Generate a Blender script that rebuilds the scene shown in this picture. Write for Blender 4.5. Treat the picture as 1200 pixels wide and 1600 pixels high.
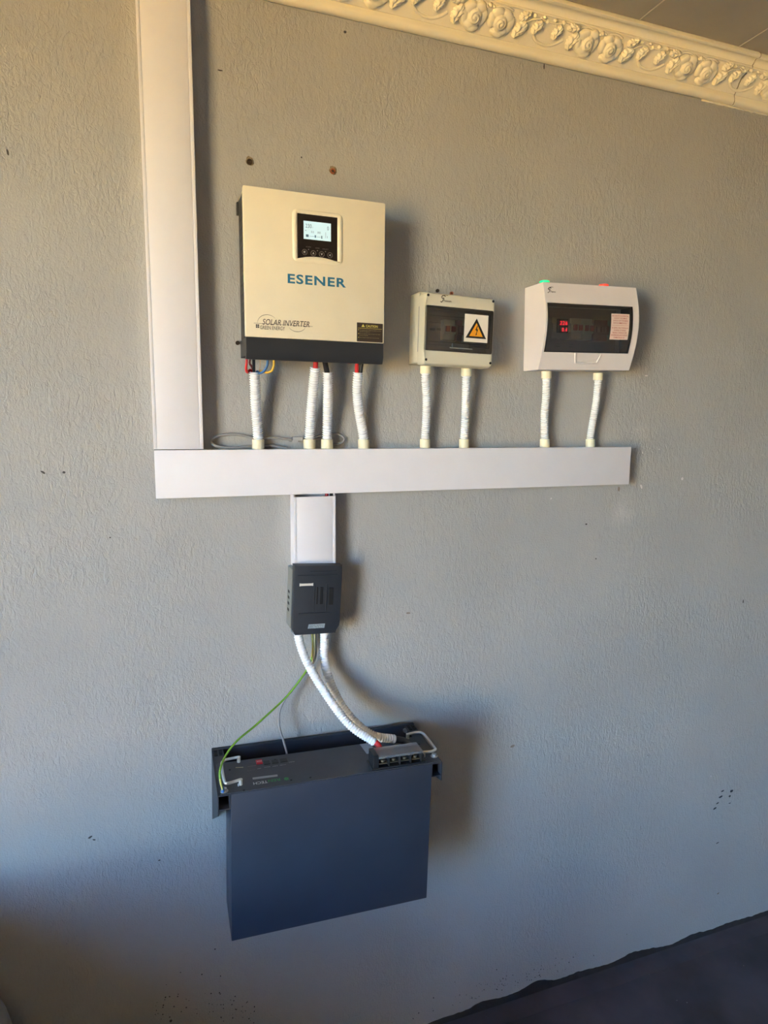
import bpy, bmesh, math, random
from mathutils import Vector, Matrix, noise
random.seed(7)
for o in list(bpy.data.objects): bpy.data.objects.remove(o)
S = bpy.context.scene
COL = S.collection

# ------------------------------------------------------------------ camera
F = 1010.0
CAM = Vector((0.0, -1.5, 1.764))
RX = Vector((0.94120539, -0.33767048, 0.01053869))      # camera right
RU = Vector((0.03918584, 0.14010255, 0.98936128))       # camera up
RF = Vector((0.3355546, 0.9307792, -0.14509717))        # camera forward
cd = bpy.data.cameras.new('camera'); cam = bpy.data.objects.new('camera', cd); COL.objects.link(cam)
cd.sensor_fit = 'VERTICAL'; cd.sensor_height = 36.0; cd.lens = F / 1600 * 36.0; cd.clip_start = 0.02; cd.clip_end = 200
cam.matrix_world = Matrix(((RX.x, RU.x, -RF.x, CAM.x), (RX.y, RU.y, -RF.y, CAM.y), (RX.z, RU.z, -RF.z, CAM.z), (0, 0, 0, 1)))
S.camera = cam

# ------------------------------------------------------------------ sky, sun, exposure
w = bpy.data.worlds.new('sky'); S.world = w; w.use_nodes = True
nt = w.node_tree; nt.nodes.clear()
wo = nt.nodes.new('ShaderNodeOutputWorld'); bg = nt.nodes.new('ShaderNodeBackground')
sky = nt.nodes.new('ShaderNodeTexSky'); sky.sky_type = 'NISHITA'; sky.sun_disc = False
sky.sun_elevation = math.radians(58); sky.sun_rotation = math.radians(80)
sky.air_density = 1.0; sky.dust_density = 0.2; sky.ozone_density = 3.0
bg.inputs[1].default_value = 0.385
tint = nt.nodes.new('ShaderNodeMix'); tint.data_type = 'RGBA'; tint.blend_type = 'MULTIPLY'; tint.inputs[0].default_value = 1.0; tint.inputs[7].default_value = (0.75, 0.97, 1.17, 1)
nt.links.new(sky.outputs[0], tint.inputs[6]); nt.links.new(tint.outputs[2], bg.inputs[0]); nt.links.new(bg.outputs[0], wo.inputs[0])
sd = bpy.data.lights.new('sun', 'SUN'); sd.energy = 11.5; sd.angle = math.radians(0.6); sd.color = (1.0, 0.87, 0.51)
sun = bpy.data.objects.new('sun', sd); COL.objects.link(sun)
sun.rotation_euler = Vector((-0.62, -0.22, -1.0)).to_track_quat('-Z', 'Y').to_euler(); sun.location = (5, 2, 6)
S.view_settings.view_transform = 'Standard'; S.view_settings.look = 'None'
S.view_settings.gamma = 1.0; S.view_settings.use_curve_mapping = False
S.view_settings.exposure = 3.94

# ------------------------------------------------------------------ helpers
def ray(px, py): return RX * ((px - 600) / F) - RU * ((py - 800) / F) + RF

class Frame:
    """a thing's own frame: where it hangs and how much it is tilted; .at() gives the local point of plane y=-d seen at a pixel"""
    def __init__(s, loc=(0, 0, 0), ry=0.0, rz=0.0):
        s.loc = Vector(loc); s.rot = (0, math.radians(ry), math.radians(rz))
        s.M = Matrix.Translation(s.loc) @ Matrix.Rotation(s.rot[2], 4, 'Z') @ Matrix.Rotation(s.rot[1], 4, 'Y')
        s.I = s.M.inverted()
    def at(s, px, py, d=0.0):
        o = s.I @ CAM; v = s.I.to_3x3() @ ray(px, py)
        return o + v * ((-d - o.y) / v.y)
    def atz(s, px, py, z):
        o = s.I @ CAM; v = s.I.to_3x3() @ ray(px, py)
        return o + v * ((z - o.z) / v.z)
W = Frame()
def U(px, py, d=0.0): return W.at(px, py, d)

def lin(c):
    return tuple(((x / 255.0) / 12.92 if x / 255.0 <= 0.04045 else ((x / 255.0 + 0.055) / 1.055) ** 2.4) for x in c) + (1.0,)

MATS = {}
def mat(name, rgb, rough=0.5, metal=0.0, vary=0.06, vscale=18.0, bump=0.0, bscale=120.0, emit=0.0, spec=0.5):
    if name in MATS: return MATS[name]
    m = bpy.data.materials.new(name); m.use_nodes = True; n = m.node_tree.nodes; l = m.node_tree.links
    b = n['Principled BSDF']; c = lin(rgb)
    b.inputs['Roughness'].default_value = rough; b.inputs['Metallic'].default_value = metal
    b.inputs['Specular IOR Level'].default_value = spec
    tc = n.new('ShaderNodeTexCoord'); nz = n.new('ShaderNodeTexNoise'); nz.inputs['Scale'].default_value = vscale; nz.inputs['Detail'].default_value = 5
    l.new(tc.outputs['Object'], nz.inputs['Vector'])
    rp = n.new('ShaderNodeValToRGB'); rp.color_ramp.elements[0].position = 0.3; rp.color_ramp.elements[1].position = 0.7
    rp.color_ramp.elements[0].color = tuple(x * (1 - vary) for x in c[:3]) + (1,)
    rp.color_ramp.elements[1].color = tuple(min(1, x * (1 + vary)) for x in c[:3]) + (1,)
    l.new(nz.outputs['Fac'], rp.inputs[0]); l.new(rp.outputs[0], b.inputs['Base Color'])
    if emit:
        b.inputs['Emission Color'].default_value = c; b.inputs['Emission Strength'].default_value = emit
    if bump:
        n2 = n.new('ShaderNodeTexNoise'); n2.inputs['Scale'].default_value = bscale; n2.inputs['Detail'].default_value = 4
        l.new(tc.outputs['Object'], n2.inputs['Vector'])
        bp = n.new('ShaderNodeBump'); bp.inputs['Strength'].default_value = bump; bp.inputs['Distance'].default_value = 0.002
        l.new(n2.outputs['Fac'], bp.inputs['Height']); l.new(bp.outputs[0], b.inputs['Normal'])
    MATS[name] = m; return m

def clear_mat(name, tint, body=(70, 66, 64), cloud=0.22, rough=0.05):
    m = bpy.data.materials.new(name); m.use_nodes = True; n = m.node_tree.nodes; l = m.node_tree.links; n.clear()
    out = n.new('ShaderNodeOutputMaterial'); t = n.new('ShaderNodeBsdfTransparent'); g = n.new('ShaderNodeBsdfGlossy'); mx = n.new('ShaderNodeMixShader')
    d = n.new('ShaderNodeBsdfDiffuse'); d.inputs['Color'].default_value = lin(body); m2 = n.new('ShaderNodeMixShader'); m2.inputs[0].default_value = cloud
    fr = n.new('ShaderNodeFresnel'); fr.inputs['IOR'].default_value = 1.45
    t.inputs['Color'].default_value = tint; g.inputs['Roughness'].default_value = rough
    l.new(t.outputs[0], m2.inputs[1]); l.new(d.outputs[0], m2.inputs[2])
    l.new(fr.outputs[0], mx.inputs[0]); l.new(m2.outputs[0], mx.inputs[1]); l.new(g.outputs[0], mx.inputs[2]); l.new(mx.outputs[0], out.inputs[0])
    return m

# mesh pieces
def bx(bm, lo, hi, bev=0.0, seg=2):
    r = bmesh.ops.create_cube(bm, size=1.0); vs = r['verts']
    lo = Vector(lo); hi = Vector(hi)
    for v in vs: v.co = Vector(((lo[i] + hi[i]) / 2 + v.co[i] * abs(hi[i] - lo[i]) for i in range(3)))
    if bev: bmesh.ops.bevel(bm, geom=list({e for v in vs for e in v.link_edges}), offset=bev, segments=seg, profile=0.5, affect='EDGES')
def cyl(bm, p0, p1, r, seg=16, r2=None, caps=True):
    p0 = Vector(p0); p1 = Vector(p1); d = p1 - p0
    q = d.to_track_quat('Z', 'Y').to_matrix().to_4x4()
    bmesh.ops.create_cone(bm, cap_ends=caps, segments=seg, radius1=r, radius2=r if r2 is None else r2, depth=d.length, matrix=Matrix.Translation((p0 + p1) / 2) @ q)
def poly_y(bm, pts, y0, y1, bev=0.0):
    """extrude the x,z outline from y0 (back) to y1 (front)"""
    a = [bm.verts.new((p[0], y0, p[1])) for p in pts]; b = [bm.verts.new((p[0], y1, p[1])) for p in pts]
    n = len(pts); bm.faces.new(a); f = bm.faces.new(b[::-1])
    for i in range(n): bm.faces.new((a[i], b[i], b[(i + 1) % n], a[(i + 1) % n]))
    if bev: bmesh.ops.bevel(bm, geom=list(f.edges), offset=bev, segments=2, profile=0.5, affect='EDGES')
def poly_x(bm, pts, x0, x1):
    """extrude the y,z outline from x0 to x1"""
    a = [bm.verts.new((x0, p[0], p[1])) for p in pts]; b = [bm.verts.new((x1, p[0], p[1])) for p in pts]
    n = len(pts); bm.faces.new(a); bm.faces.new(b[::-1])
    for i in range(n): bm.faces.new((a[i], b[i], b[(i + 1) % n], a[(i + 1) % n]))
def poly_z(bm, pts, z0, z1):
    a = [bm.verts.new((p[0], p[1], z0)) for p in pts]; b = [bm.verts.new((p[0], p[1], z1)) for p in pts]
    n = len(pts); bm.faces.new(a); bm.faces.new(b[::-1])
    for i in range(n): bm.faces.new((a[i], b[i], b[(i + 1) % n], a[(i + 1) % n]))
def rrect(x0, x1, z0, z1, r, n=5):
    out = []
    for cx, cz, a0 in ((x1 - r, z1 - r, 0), (x0 + r, z1 - r, 90), (x0 + r, z0 + r, 180), (x1 - r, z0 + r, 270)):
        for k in range(n + 1):
            a = math.radians(a0 + 90 * k / n); out.append((cx + r * math.cos(a), cz + r * math.sin(a)))
    return out
def catmull(pts, step):
    P = [Vector(p) for p in pts]; P = [P[0] * 2 - P[1]] + P + [P[-1] * 2 - P[-2]]; out = []
    for i in range(1, len(P) - 2):
        a, b, c, d = P[i - 1:i + 3]; n = max(2, int((c - b).length / step * 4))
        for k in range(n):
            t = k / n
            out.append(0.5 * ((2 * b) + (c - a) * t + (2 * a - 5 * b + 4 * c - d) * t * t + (-a + 3 * b - 3 * c + d) * t ** 3))
    out.append(P[-2]); res = [out[0]]; acc = 0.0
    for i in range(1, len(out)):
        seg = out[i] - out[i - 1]; L = seg.length; pos = 0.0
        while acc + (L - pos) >= step:
            pos += step - acc; acc = 0.0; res.append(out[i - 1] + seg * (pos / L))
        acc += L - pos
    if (res[-1] - out[-1]).length > step * 0.3: res.append(out[-1])
    return res
def tube(bm, pts, r, sides=10, step=None, caps=True):
    """sweep a circle; r is a number or a function of the ring index"""
    P = catmull(pts, step) if step else [Vector(p) for p in pts]
    t0 = (P[1] - P[0]).normalized(); u = t0.orthogonal().normalized(); rings = []
    for i, p in enumerate(P):
        t = (P[min(i + 1, len(P) - 1)] - P[max(i - 1, 0)]).normalized()
        u = (u - t * u.dot(t)).normalized(); v = t.cross(u); rr = r(i) if callable(r) else r
        rings.append([bm.verts.new(p + (u * math.cos(2 * math.pi * k / sides) + v * math.sin(2 * math.pi * k / sides)) * rr) for k in range(sides)])
    for a, b in zip(rings, rings[1:]):
        for k in range(sides): bm.faces.new((a[k], a[(k + 1) % sides], b[(k + 1) % sides], b[k]))
    if caps: bm.faces.new(rings[0][::-1]); bm.faces.new(rings[-1])

def tag(o, label=None, cat=None, group=None, kind=None):
    if label: o['label'] = label
    if cat: o['category'] = cat
    if group: o['group'] = group
    if kind: o['kind'] = kind
    return o
def empty(name, frame, label, cat, group=None):
    o = bpy.data.objects.new(name, None); COL.objects.link(o); o.empty_display_size = 0.05
    o.location = frame.loc; o.rotation_mode = 'XYZ'; o.rotation_euler = frame.rot
    return tag(o, label, cat, group)
def link(name, me, m, parent=None):
    o = bpy.data.objects.new(name, me); COL.objects.link(o); o.parent = parent
    if m: me.materials.clear(); me.materials.append(m)
    return o
def obj(name, bm, m, parent=None, smooth=35, recalc=True):
    me = bpy.data.meshes.new(name)
    if recalc: bmesh.ops.recalc_face_normals(bm, faces=bm.faces)
    bm.to_mesh(me); bm.free()
    if smooth:
        for p in me.polygons: p.use_smooth = True
        me.set_sharp_from_angle(angle=math.radians(smooth))
    return link(name, me, m, parent)
def rebase(o, fr):
    """move the origin of a single-mesh thing from the world origin to its own base point"""
    o.data.transform(Matrix.Translation(-Vector(fr))); o.location = fr; return o

def text_mesh(s, bold=0.0, shear=0.0, spacing=1.0, extrude=0.0):
    c = bpy.data.curves.new('t', 'FONT'); c.body = s; c.offset = bold; c.shear = shear; c.space_character = spacing; c.extrude = extrude; c.resolution_u = 3
    o = bpy.data.objects.new('t', c); COL.objects.link(o); bpy.context.view_layer.update()
    me = bpy.data.meshes.new_from_object(o.evaluated_get(bpy.context.evaluated_depsgraph_get()))
    bpy.data.objects.remove(o); bpy.data.curves.remove(c); return me
def lettering(s, p0, p1, m, parent, name='lettering', up=None, right=None, lift=0.0003, **k):
    """write s into the box from p0 (lower left) to p1 (upper right) of the plane spanned by right and up"""
    me = text_mesh(s, **k); xs = [v.co.x for v in me.vertices]; ys = [v.co.y for v in me.vertices]
    p0 = Vector(p0); p1 = Vector(p1); right = Vector(right or (1, 0, 0)); up = Vector(up or (0, 0, 1)); d = p1 - p0
    nrm = right.cross(up)
    wdt = d.dot(right); hgt = d.dot(up); x0, x1, y0, y1 = min(xs), max(xs), min(ys), max(ys)
    for v in me.vertices:
        v.co = p0 + right * ((v.co.x - x0) / (x1 - x0) * wdt) + up * ((v.co.y - y0) / max(1e-6, y1 - y0) * hgt) + nrm * lift
    return link(name, me, m, parent)
def decal(bm, pts, y):
    bm.faces.new([bm.verts.new((p[0], y, p[1])) for p in pts])

# ------------------------------------------------------------------ materials
white_pvc = mat('white_pvc', (229, 226, 232), 0.38, vary=0.015)
conduit_white = mat('conduit_white', (238, 238, 242), 0.42, vary=0.02)
coupling_cream = mat('coupling_cream', (236, 228, 200), 0.45, vary=0.03)
cream_paint = mat('cream_paint', (238, 226, 200), 0.42, vary=0.02)
black_metal = mat('black_metal', (44, 45, 48), 0.5, vary=0.12)
black_gloss = mat('black_gloss', (30, 24, 24), 0.18, vary=0.2)
black_plastic = mat('black_plastic', (40, 44, 52), 0.5, vary=0.1)
case_paint = mat('case_paint', (52, 58, 72), 0.42, vary=0.12, vscale=7, bump=0.1, bscale=500)
plate_paint = mat('plate_paint', (58, 62, 70), 0.5, vary=0.1, bump=0.1, bscale=500)
tray_paint = mat('tray_paint', (52, 54, 62), 0.5, vary=0.1)
beige_plastic = mat('beige_plastic', (208, 202, 184), 0.45, vary=0.02)
box_white = mat('box_white', (226, 218, 218), 0.35, vary=0.015)
dark = mat('dark_recess', (14, 14, 16), 0.7)
red_wire = mat('red_wire', (206, 40, 48), 0.4); blue_wire = mat('blue_wire', (52, 104, 168), 0.4)
yellow_wire = mat('yellow_wire', (226, 178, 50), 0.4); black_wire = mat('black_wire', (26, 26, 30), 0.45)
grey_wire = mat('grey_wire', (150, 147, 146), 0.45); chrome = mat('chrome', (222, 220, 216), 0.28, 0.45)
steel = mat('steel', (186, 186, 190), 0.3, 0.6); brass = mat('brass', (112, 102, 84), 0.5, 0.6)
print_grey = mat('print_grey', (84, 72, 66), 0.6); print_blue = mat('print_blue', (40, 112, 146), 0.5)
print_white = mat('print_white', (206, 208, 210), 0.6); print_green = mat('print_green', (46, 130, 66), 0.5); print_red = mat('print_red', (176, 70, 62), 0.6)
print_dim = mat('print_dim', (120, 112, 108), 0.6); print_black = mat('print_black', (22, 20, 24), 0.6)
print_yellow = mat('print_yellow', (216, 206, 110), 0.6); paper = mat('sticker_white', (232, 224, 214), 0.6, vary=0.02)
smoke = clear_mat('smoked_window', (0.86, 0.835, 0.82, 1), (100, 92, 88), 0.24); clear = clear_mat('clear_cover', (0.9, 0.9, 0.9, 1), (190, 190, 194), 0.30)
lcd = mat('lcd_glow', (190, 220, 234), 0.3, emit=0.034, vary=0.02)
led_red = mat('led_red', (255, 36, 60), 0.4, emit=0.30); lamp_green = mat('lamp_green', (10, 235, 130), 0.3, emit=0.085); lamp_red = mat('lamp_red', (255, 56, 36), 0.3, emit=0.10)
breaker_grey = mat('breaker_grey', (226, 223, 216), 0.5); breaker_red = mat('breaker_red', (190, 30, 44), 0.45)
plaster_cream = mat('cornice_plaster', (240, 230, 205), 0.5, vary=0.03, vscale=9, bump=0.05, bscale=200)
rust = mat('rust', (150, 84, 52), 0.8, vary=0.3, vscale=300); dark_rust = mat('dark_rust', (58, 44, 34), 0.9, vary=0.4, vscale=300)

def wall_material(name, rgb, bump=1.0):
    m = bpy.data.materials.new(name); m.use_nodes = True; n = m.node_tree.nodes; l = m.node_tree.links
    b = n['Principled BSDF']; b.inputs['Roughness'].default_value = 0.55; b.inputs['Specular IOR Level'].default_value = 0.35
    tc = n.new('ShaderNodeTexCoord')
    def nz(scale, detail=4, vec=None, rough=0.55, dist=0.0):
        x = n.new('ShaderNodeTexNoise'); x.inputs['Scale'].default_value = scale; x.inputs['Detail'].default_value = detail; x.inputs['Roughness'].default_value = rough
        x.inputs['Distortion'].default_value = dist; l.new(vec or tc.outputs['Object'], x.inputs['Vector']); return x.outputs['Fac']
    def ramp(fac, p0, c0, p1, c1):
        r = n.new('ShaderNodeValToRGB'); r.color_ramp.elements[0].position = p0; r.color_ramp.elements[1].position = p1
        r.color_ramp.elements[0].color = c0; r.color_ramp.elements[1].color = c1; l.new(fac, r.inputs[0]); return r.outputs[0]
    def mul(a, v):
        x = n.new('ShaderNodeMath'); x.operation = 'MULTIPLY'; l.new(a, x.inputs[0])
        if isinstance(v, float): x.inputs[1].default_value = v
        else: l.new(v, x.inputs[1])
        return x.outputs[0]
    def add(a, c):
        x = n.new('ShaderNodeMath'); x.operation = 'ADD'; l.new(a, x.inputs[0]); l.new(c, x.inputs[1]); return x.outputs[0]
    c = lin(rgb)
    base = ramp(nz(2.2, 6), 0.3, tuple(x * 0.93 for x in c[:3]) + (1,), 0.7, tuple(min(1, x * 1.06) for x in c[:3]) + (1,))
    # dark specks of grit
    sp = n.new('ShaderNodeTexVoronoi'); sp.inputs['Scale'].default_value = 34; sp.inputs['Randomness'].default_value = 1.0; l.new(tc.outputs['Object'], sp.inputs['Vector'])
    spm = ramp(sp.outputs['Distance'], 0.025, (1, 1, 1, 1), 0.045, (0, 0, 0, 1))
    sel = ramp(nz(7.0, 2), 0.60, (0, 0, 0, 1), 0.64, (1, 1, 1, 1))
    mx = n.new('ShaderNodeMix'); mx.data_type = 'RGBA'; l.new(mul(spm, sel), mx.inputs[0]); l.new(base, mx.inputs[6]); mx.inputs[7].default_value = tuple(x * 0.3 for x in c[:3]) + (1,)
    col = mx.outputs[2]                                            # two pale smears of filler wiped into the paint
    for (px, py, rad, amt) in ((972, 800, 0.055, 0.30), (1000, 676, 0.05, 0.16), (1150, 560, 0.06, 0.10)):
        c0 = U(px, py); vd = n.new('ShaderNodeVectorMath'); vd.operation = 'DISTANCE'; l.new(tc.outputs['Object'], vd.inputs[0]); vd.inputs[1].default_value = c0
        wob = n.new('ShaderNodeMath'); wob.operation = 'MULTIPLY_ADD'; l.new(nz(14, 3), wob.inputs[0]); wob.inputs[1].default_value = 0.06; l.new(vd.outputs['Value'], wob.inputs[2])
        f_ = ramp(wob.outputs[0], 0.03, (amt, amt, amt, 1), 0.03 + rad, (0, 0, 0, 1)); m3 = n.new('ShaderNodeMix'); m3.data_type = 'RGBA'; l.new(f_, m3.inputs[0]); l.new(col, m3.inputs[6]); m3.inputs[7].default_value = lin((214, 210, 208)); col = m3.outputs[2]
    l.new(col, b.inputs['Base Color'])
    # plaster relief: fine grain, trowel ripples turned a little, patches where it is rougher, and fine worm-like scratches
    mp = n.new('ShaderNodeMapping'); mp.inputs['Rotation'].default_value = (0, 0.35, 0); mp.inputs['Scale'].default_value = (1.0, 1.0, 0.45); l.new(tc.outputs['Object'], mp.inputs['Vector'])
    rough_patch = ramp(nz(3.2, 3), 0.35, (0.15, 0.15, 0.15, 1), 0.7, (1, 1, 1, 1))
    ripples = ramp(nz(110, 3, mp.outputs[0], 0.5, 0.8), 0.30, (0, 0, 0, 1), 0.75, (1, 1, 1, 1))
    grain = nz(240, 3)
    broad = nz(9, 3)
    wv = nz(26, 2, mp.outputs[0], 0.5, 2.5)
    scr = n.new('ShaderNodeMath'); scr.operation = 'SUBTRACT'; l.new(wv, scr.inputs[0]); scr.inputs[1].default_value = 0.5
    ab = n.new('ShaderNodeMath'); ab.operation = 'ABSOLUTE'; l.new(scr.outputs[0], ab.inputs[0])
    scratch = ramp(ab.outputs[0], 0.0, (0, 0, 0, 1), 0.018, (1, 1, 1, 1))
    h = add(add(mul(mul(ripples, rough_patch), 0.9), mul(grain, 0.55)), add(mul(broad, 1.1), mul(mul(scratch, rough_patch), 0.35)))
    bp = n.new('ShaderNodeBump'); bp.inputs['Strength'].default_value = bump; bp.inputs['Distance'].default_value = 0.0016
    l.new(h, bp.inputs['Height']); l.new(bp.outputs[0], b.inputs['Normal'])
    return m
wall_paint = wall_material('grey_painted_plaster', (170, 168, 166), 1.0)
other_wall = mat('other_wall_paint', (158, 155, 150), 0.7, vary=0.06, vscale=2)
ceil_paint = mat('ceiling_board_paint', (166, 160, 150), 0.6, vary=0.08, vscale=5, bump=0.15, bscale=60)

def floor_material():
    m = bpy.data.materials.new('dark_floor_paint'); m.use_nodes = True; n = m.node_tree.nodes; l = m.node_tree.links; b = n['Principled BSDF']
    tc = n.new('ShaderNodeTexCoord'); a = n.new('ShaderNodeTexNoise'); a.inputs['Scale'].default_value = 5; a.inputs['Detail'].default_value = 8; l.new(tc.outputs['Object'], a.inputs['Vector'])
    r = n.new('ShaderNodeValToRGB'); r.color_ramp.elements[0].position = 0.3; r.color_ramp.elements[1].position = 0.72
    r.color_ramp.elements[0].color = lin((50, 48, 54)); r.color_ramp.elements[1].color = lin((82, 78, 88)); l.new(a.outputs['Fac'], r.inputs[0])
    v = n.new('ShaderNodeTexVoronoi'); v.inputs['Scale'].default_value = 26; l.new(tc.outputs['Object'], v.inputs['Vector'])
    q = n.new('ShaderNodeValToRGB'); q.color_ramp.elements[0].position = 0.03; q.color_ramp.elements[1].position = 0.06; q.color_ramp.elements[0].color = (1, 1, 1, 1); q.color_ramp.elements[1].color = (0, 0, 0, 1)
    l.new(v.outputs['Distance'], q.inputs[0]); s = n.new('ShaderNodeTexNoise'); s.inputs['Scale'].default_value = 4; l.new(tc.outputs['Object'], s.inputs['Vector'])
    q2 = n.new('ShaderNodeValToRGB'); q2.color_ramp.elements[0].position = 0.52; q2.color_ramp.elements[1].position = 0.6; l.new(s.outputs['Fac'], q2.inputs[0])
    mu = n.new('ShaderNodeMath'); mu.operation = 'MULTIPLY'; l.new(q.outputs[0], mu.inputs[0]); l.new(q2.outputs[0], mu.inputs[1])
    mx = n.new('ShaderNodeMix'); mx.data_type = 'RGBA'; l.new(mu.outputs[0], mx.inputs[0]); l.new(r.outputs[0], mx.inputs[6]); mx.inputs[7].default_value = lin((150, 146, 150))
    l.new(mx.outputs[2], b.inputs['Base Color']); b.inputs['Roughness'].default_value = 0.55
    bp = n.new('ShaderNodeBump'); bp.inputs['Strength'].default_value = 0.4; bp.inputs['Distance'].default_value = 0.002; l.new(a.outputs['Fac'], bp.inputs['Height']); l.new(bp.outputs[0], b.inputs['Normal'])
    return m
floor_paint = floor_material()

# ------------------------------------------------------------------ the room: back wall in view, wide opening on the left
X0, X1, YB = -2.2, 3.6, -4.2
CZ = 2.719          # ceiling height
CB = 2.629          # foot of the cornice
def struct(name, bm, m, smooth=0): return tag(obj(name, bm, m, None, smooth), kind='structure')
bm = bmesh.new(); bx(bm, (X0 - 0.2, 0, -0.1), (X1 + 0.2, 0.2, CZ + 0.2)); wall = struct('wall_back', bm, wall_paint)
bm = bmesh.new(); bx(bm, (X0 - 0.2, YB - 0.2, -0.1), (X1 + 0.2, 0.0, 0.0)); floor = struct('floor', bm, floor_paint)
bm = bmesh.new(); bx(bm, (X1, YB, 0), (X1 + 0.2, 0, CZ)); struct('wall_right', bm, other_wall)
bm = bmesh.new(); bx(bm, (X0, YB - 0.2, 0), (X1 + 0.2, YB, CZ)); struct('wall_front', bm, other_wall)
bm = bmesh.new()                                                     # the left wall: two piers, a beam and a low sill round the opening
bx(bm, (X0 - 0.2, -1.75, 0), (X0, 0, CZ)); bx(bm, (X0 - 0.2, YB, 0), (X0, -3.15, CZ)); bx(bm, (X0 - 0.2, -3.15, 2.45), (X0, -1.75, CZ))
struct('wall_left', bm, other_wall)
bm = bmesh.new(); bx(bm, (X0 - 0.2, YB - 0.2, CZ + 0.012), (X1 + 0.2, 0.0, CZ + 0.2)); ceiling = struct('ceiling', bm, ceil_paint)
bm = bmesh.new(); bx(bm, (-30, -30, -0.14), (X0 - 0.2, 30, -0.1)); struct('trim_ground_outside', bm, mat('sunlit_sand', (214, 172, 96), 0.9, vary=0.1, vscale=1.5)).name = 'floor_outside'
# ceiling boards, thin pale joint strips between them
x = 1.468 - 0.3175 * 13; first = None; sfirst = None
while x < X1:
    a, b_ = max(x + 0.0015, X0), min(x + 0.3175 - 0.0015, X1)
    bm = bmesh.new(); bx(bm, (0, YB, 0), (b_ - a, 0.0, 0.012), 0.0008, 1)
    o = obj('ceiling_board', bm, ceil_paint, ceiling, 0); o.location = (a, 0, CZ)
    if x > X0:
        if sfirst is None:
            bm = bmesh.new(); bx(bm, (-0.0009, YB, -0.0010), (0.0009, -0.002, 0.006)); sfirst = obj('joint_strip', bm, mat('joint_strip_paint', (214, 206, 190), 0.5), ceiling, 0); s = sfirst
        else: s = sfirst.copy(); COL.objects.link(s)
        s.location = (x, 0, CZ)
    x += 0.3175

# ---- cornice: profile in (t, n): t up the 45 degree slope, n out of it
E_T = Vector((0, -1, 1)).normalized(); E_N = Vector((0, -1, -1)).normalized()
PROF = [(0, 0), (0.0, 0.004), (0.003, 0.009), (0.009, 0.0125), (0.015, 0.0125), (0.020, 0.009), (0.0225, 0.005), (0.0255, 0.0025), (0.0262, 0.0015), (0.0272, 0.003), (0.058, 0.0025), (0.0905, 0.003),
        (0.0915, 0.0065), (0.0940, 0.0075), (0.0958, 0.0060), (0.0965, 0.0030), (0.1010, 0.0008), (0.1060, 0.0004), (0.1110, 0.0020), (0.1145, 0.0060), (0.1160, 0.0095), (0.1180, 0.0118), (0.1225, 0.0126), (0.1262, 0.0085), (0.1272, 0.0)]
def CP(x, t, n): return Vector((x, 0, CB)) + E_T * t + E_N * n
def cornice_at(px, py, n=0.003):
    v = ray(px, py); base = CP(0, 0, n); k = (base - CAM).dot(E_N) / v.dot(E_N); p = CAM + v * k
    return p.x, (p - base).dot(E_T)
JOINT = [cornice_at(*q) for q in ((1143, 162), (1148, 147), (1155, 130), (1160, 120), (1175, 105), (1185, 87))]   # the cracked joint
def joint_x(t, wob=1.0):
    J = sorted(JOINT, key=lambda q: q[1])
    if t <= J[0][1]: xx = J[0][0]
    elif t >= J[-1][1]: xx = J[-1][0]
    else:
        for a, b in zip(J, J[1:]):
            if a[1] <= t <= b[1]: xx = a[0] + (b[0] - a[0]) * (t - a[1]) / (b[1] - a[1]); break
    return xx + wob * 0.003 * noise.noise(Vector((t * 120, 0, 3)))
def fine_prof():
    out = []
    for (t0, n0), (t1, n1) in zip(PROF, PROF[1:]):
        k = max(1, int(abs(t1 - t0) / 0.004))
        for i in range(k): out.append((t0 + (t1 - t0) * i / k, n0 + (n1 - n0) * i / k))
    return out + [PROF[-1]]
FP = fine_prof()
def cornice_piece(name, xa, xb, drop=0.0):
    bm = bmesh.new()
    A = [bm.verts.new(CP(xa(t), t, n) + Vector((0, 0, -drop))) for t, n in FP]; B = [bm.verts.new(CP(xb(t), t, n) + Vector((0, 0, -drop))) for t, n in FP]
    for i in range(len(FP) - 1): bm.faces.new((A[i], B[i], B[i + 1], A[i + 1]))
    c0 = bm.verts.new((A[0].co.x, 0, CZ)); c1 = bm.verts.new((B[0].co.x, 0, CZ))
    bm.faces.new([c0] + A); bm.faces.new([c1] + B[::-1]); bm.faces.new((A[0], c0, c1, B[0])); bm.faces.new((A[-1], B[-1], c1, c0))
    return tag(obj(name, bm, plaster_cream, None, 40), kind='structure')
trim1 = cornice_piece('trim_1', lambda t: X0, lambda t: joint_x(t) - 0.0012)
trim2 = cornice_piece('trim_2', lambda t: joint_x(t) + 0.0012, lambda t: X1, 0.0015)
bm = bmesh.new()                                                     # brown edge inside the crack
for (t0, n0), (t1, n1) in zip(FP, FP[1:]):
    q = [CP(joint_x(t0) - 0.0016, t0, n0 - 0.0008), CP(joint_x(t0) + 0.0016, t0, n0 - 0.0008), CP(joint_x(t1) + 0.0016, t1, n1 - 0.0008), CP(joint_x(t1) - 0.0016, t1, n1 - 0.0008)]
    bm.faces.new([bm.verts.new(p) for p in q])
tag(obj('joint_crack', bm, mat('crack_brown', (124, 92, 52), 0.9, vary=0.3, vscale=200), trim1, 0), 'brown edged crack where the two cornice lengths meet')

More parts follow.
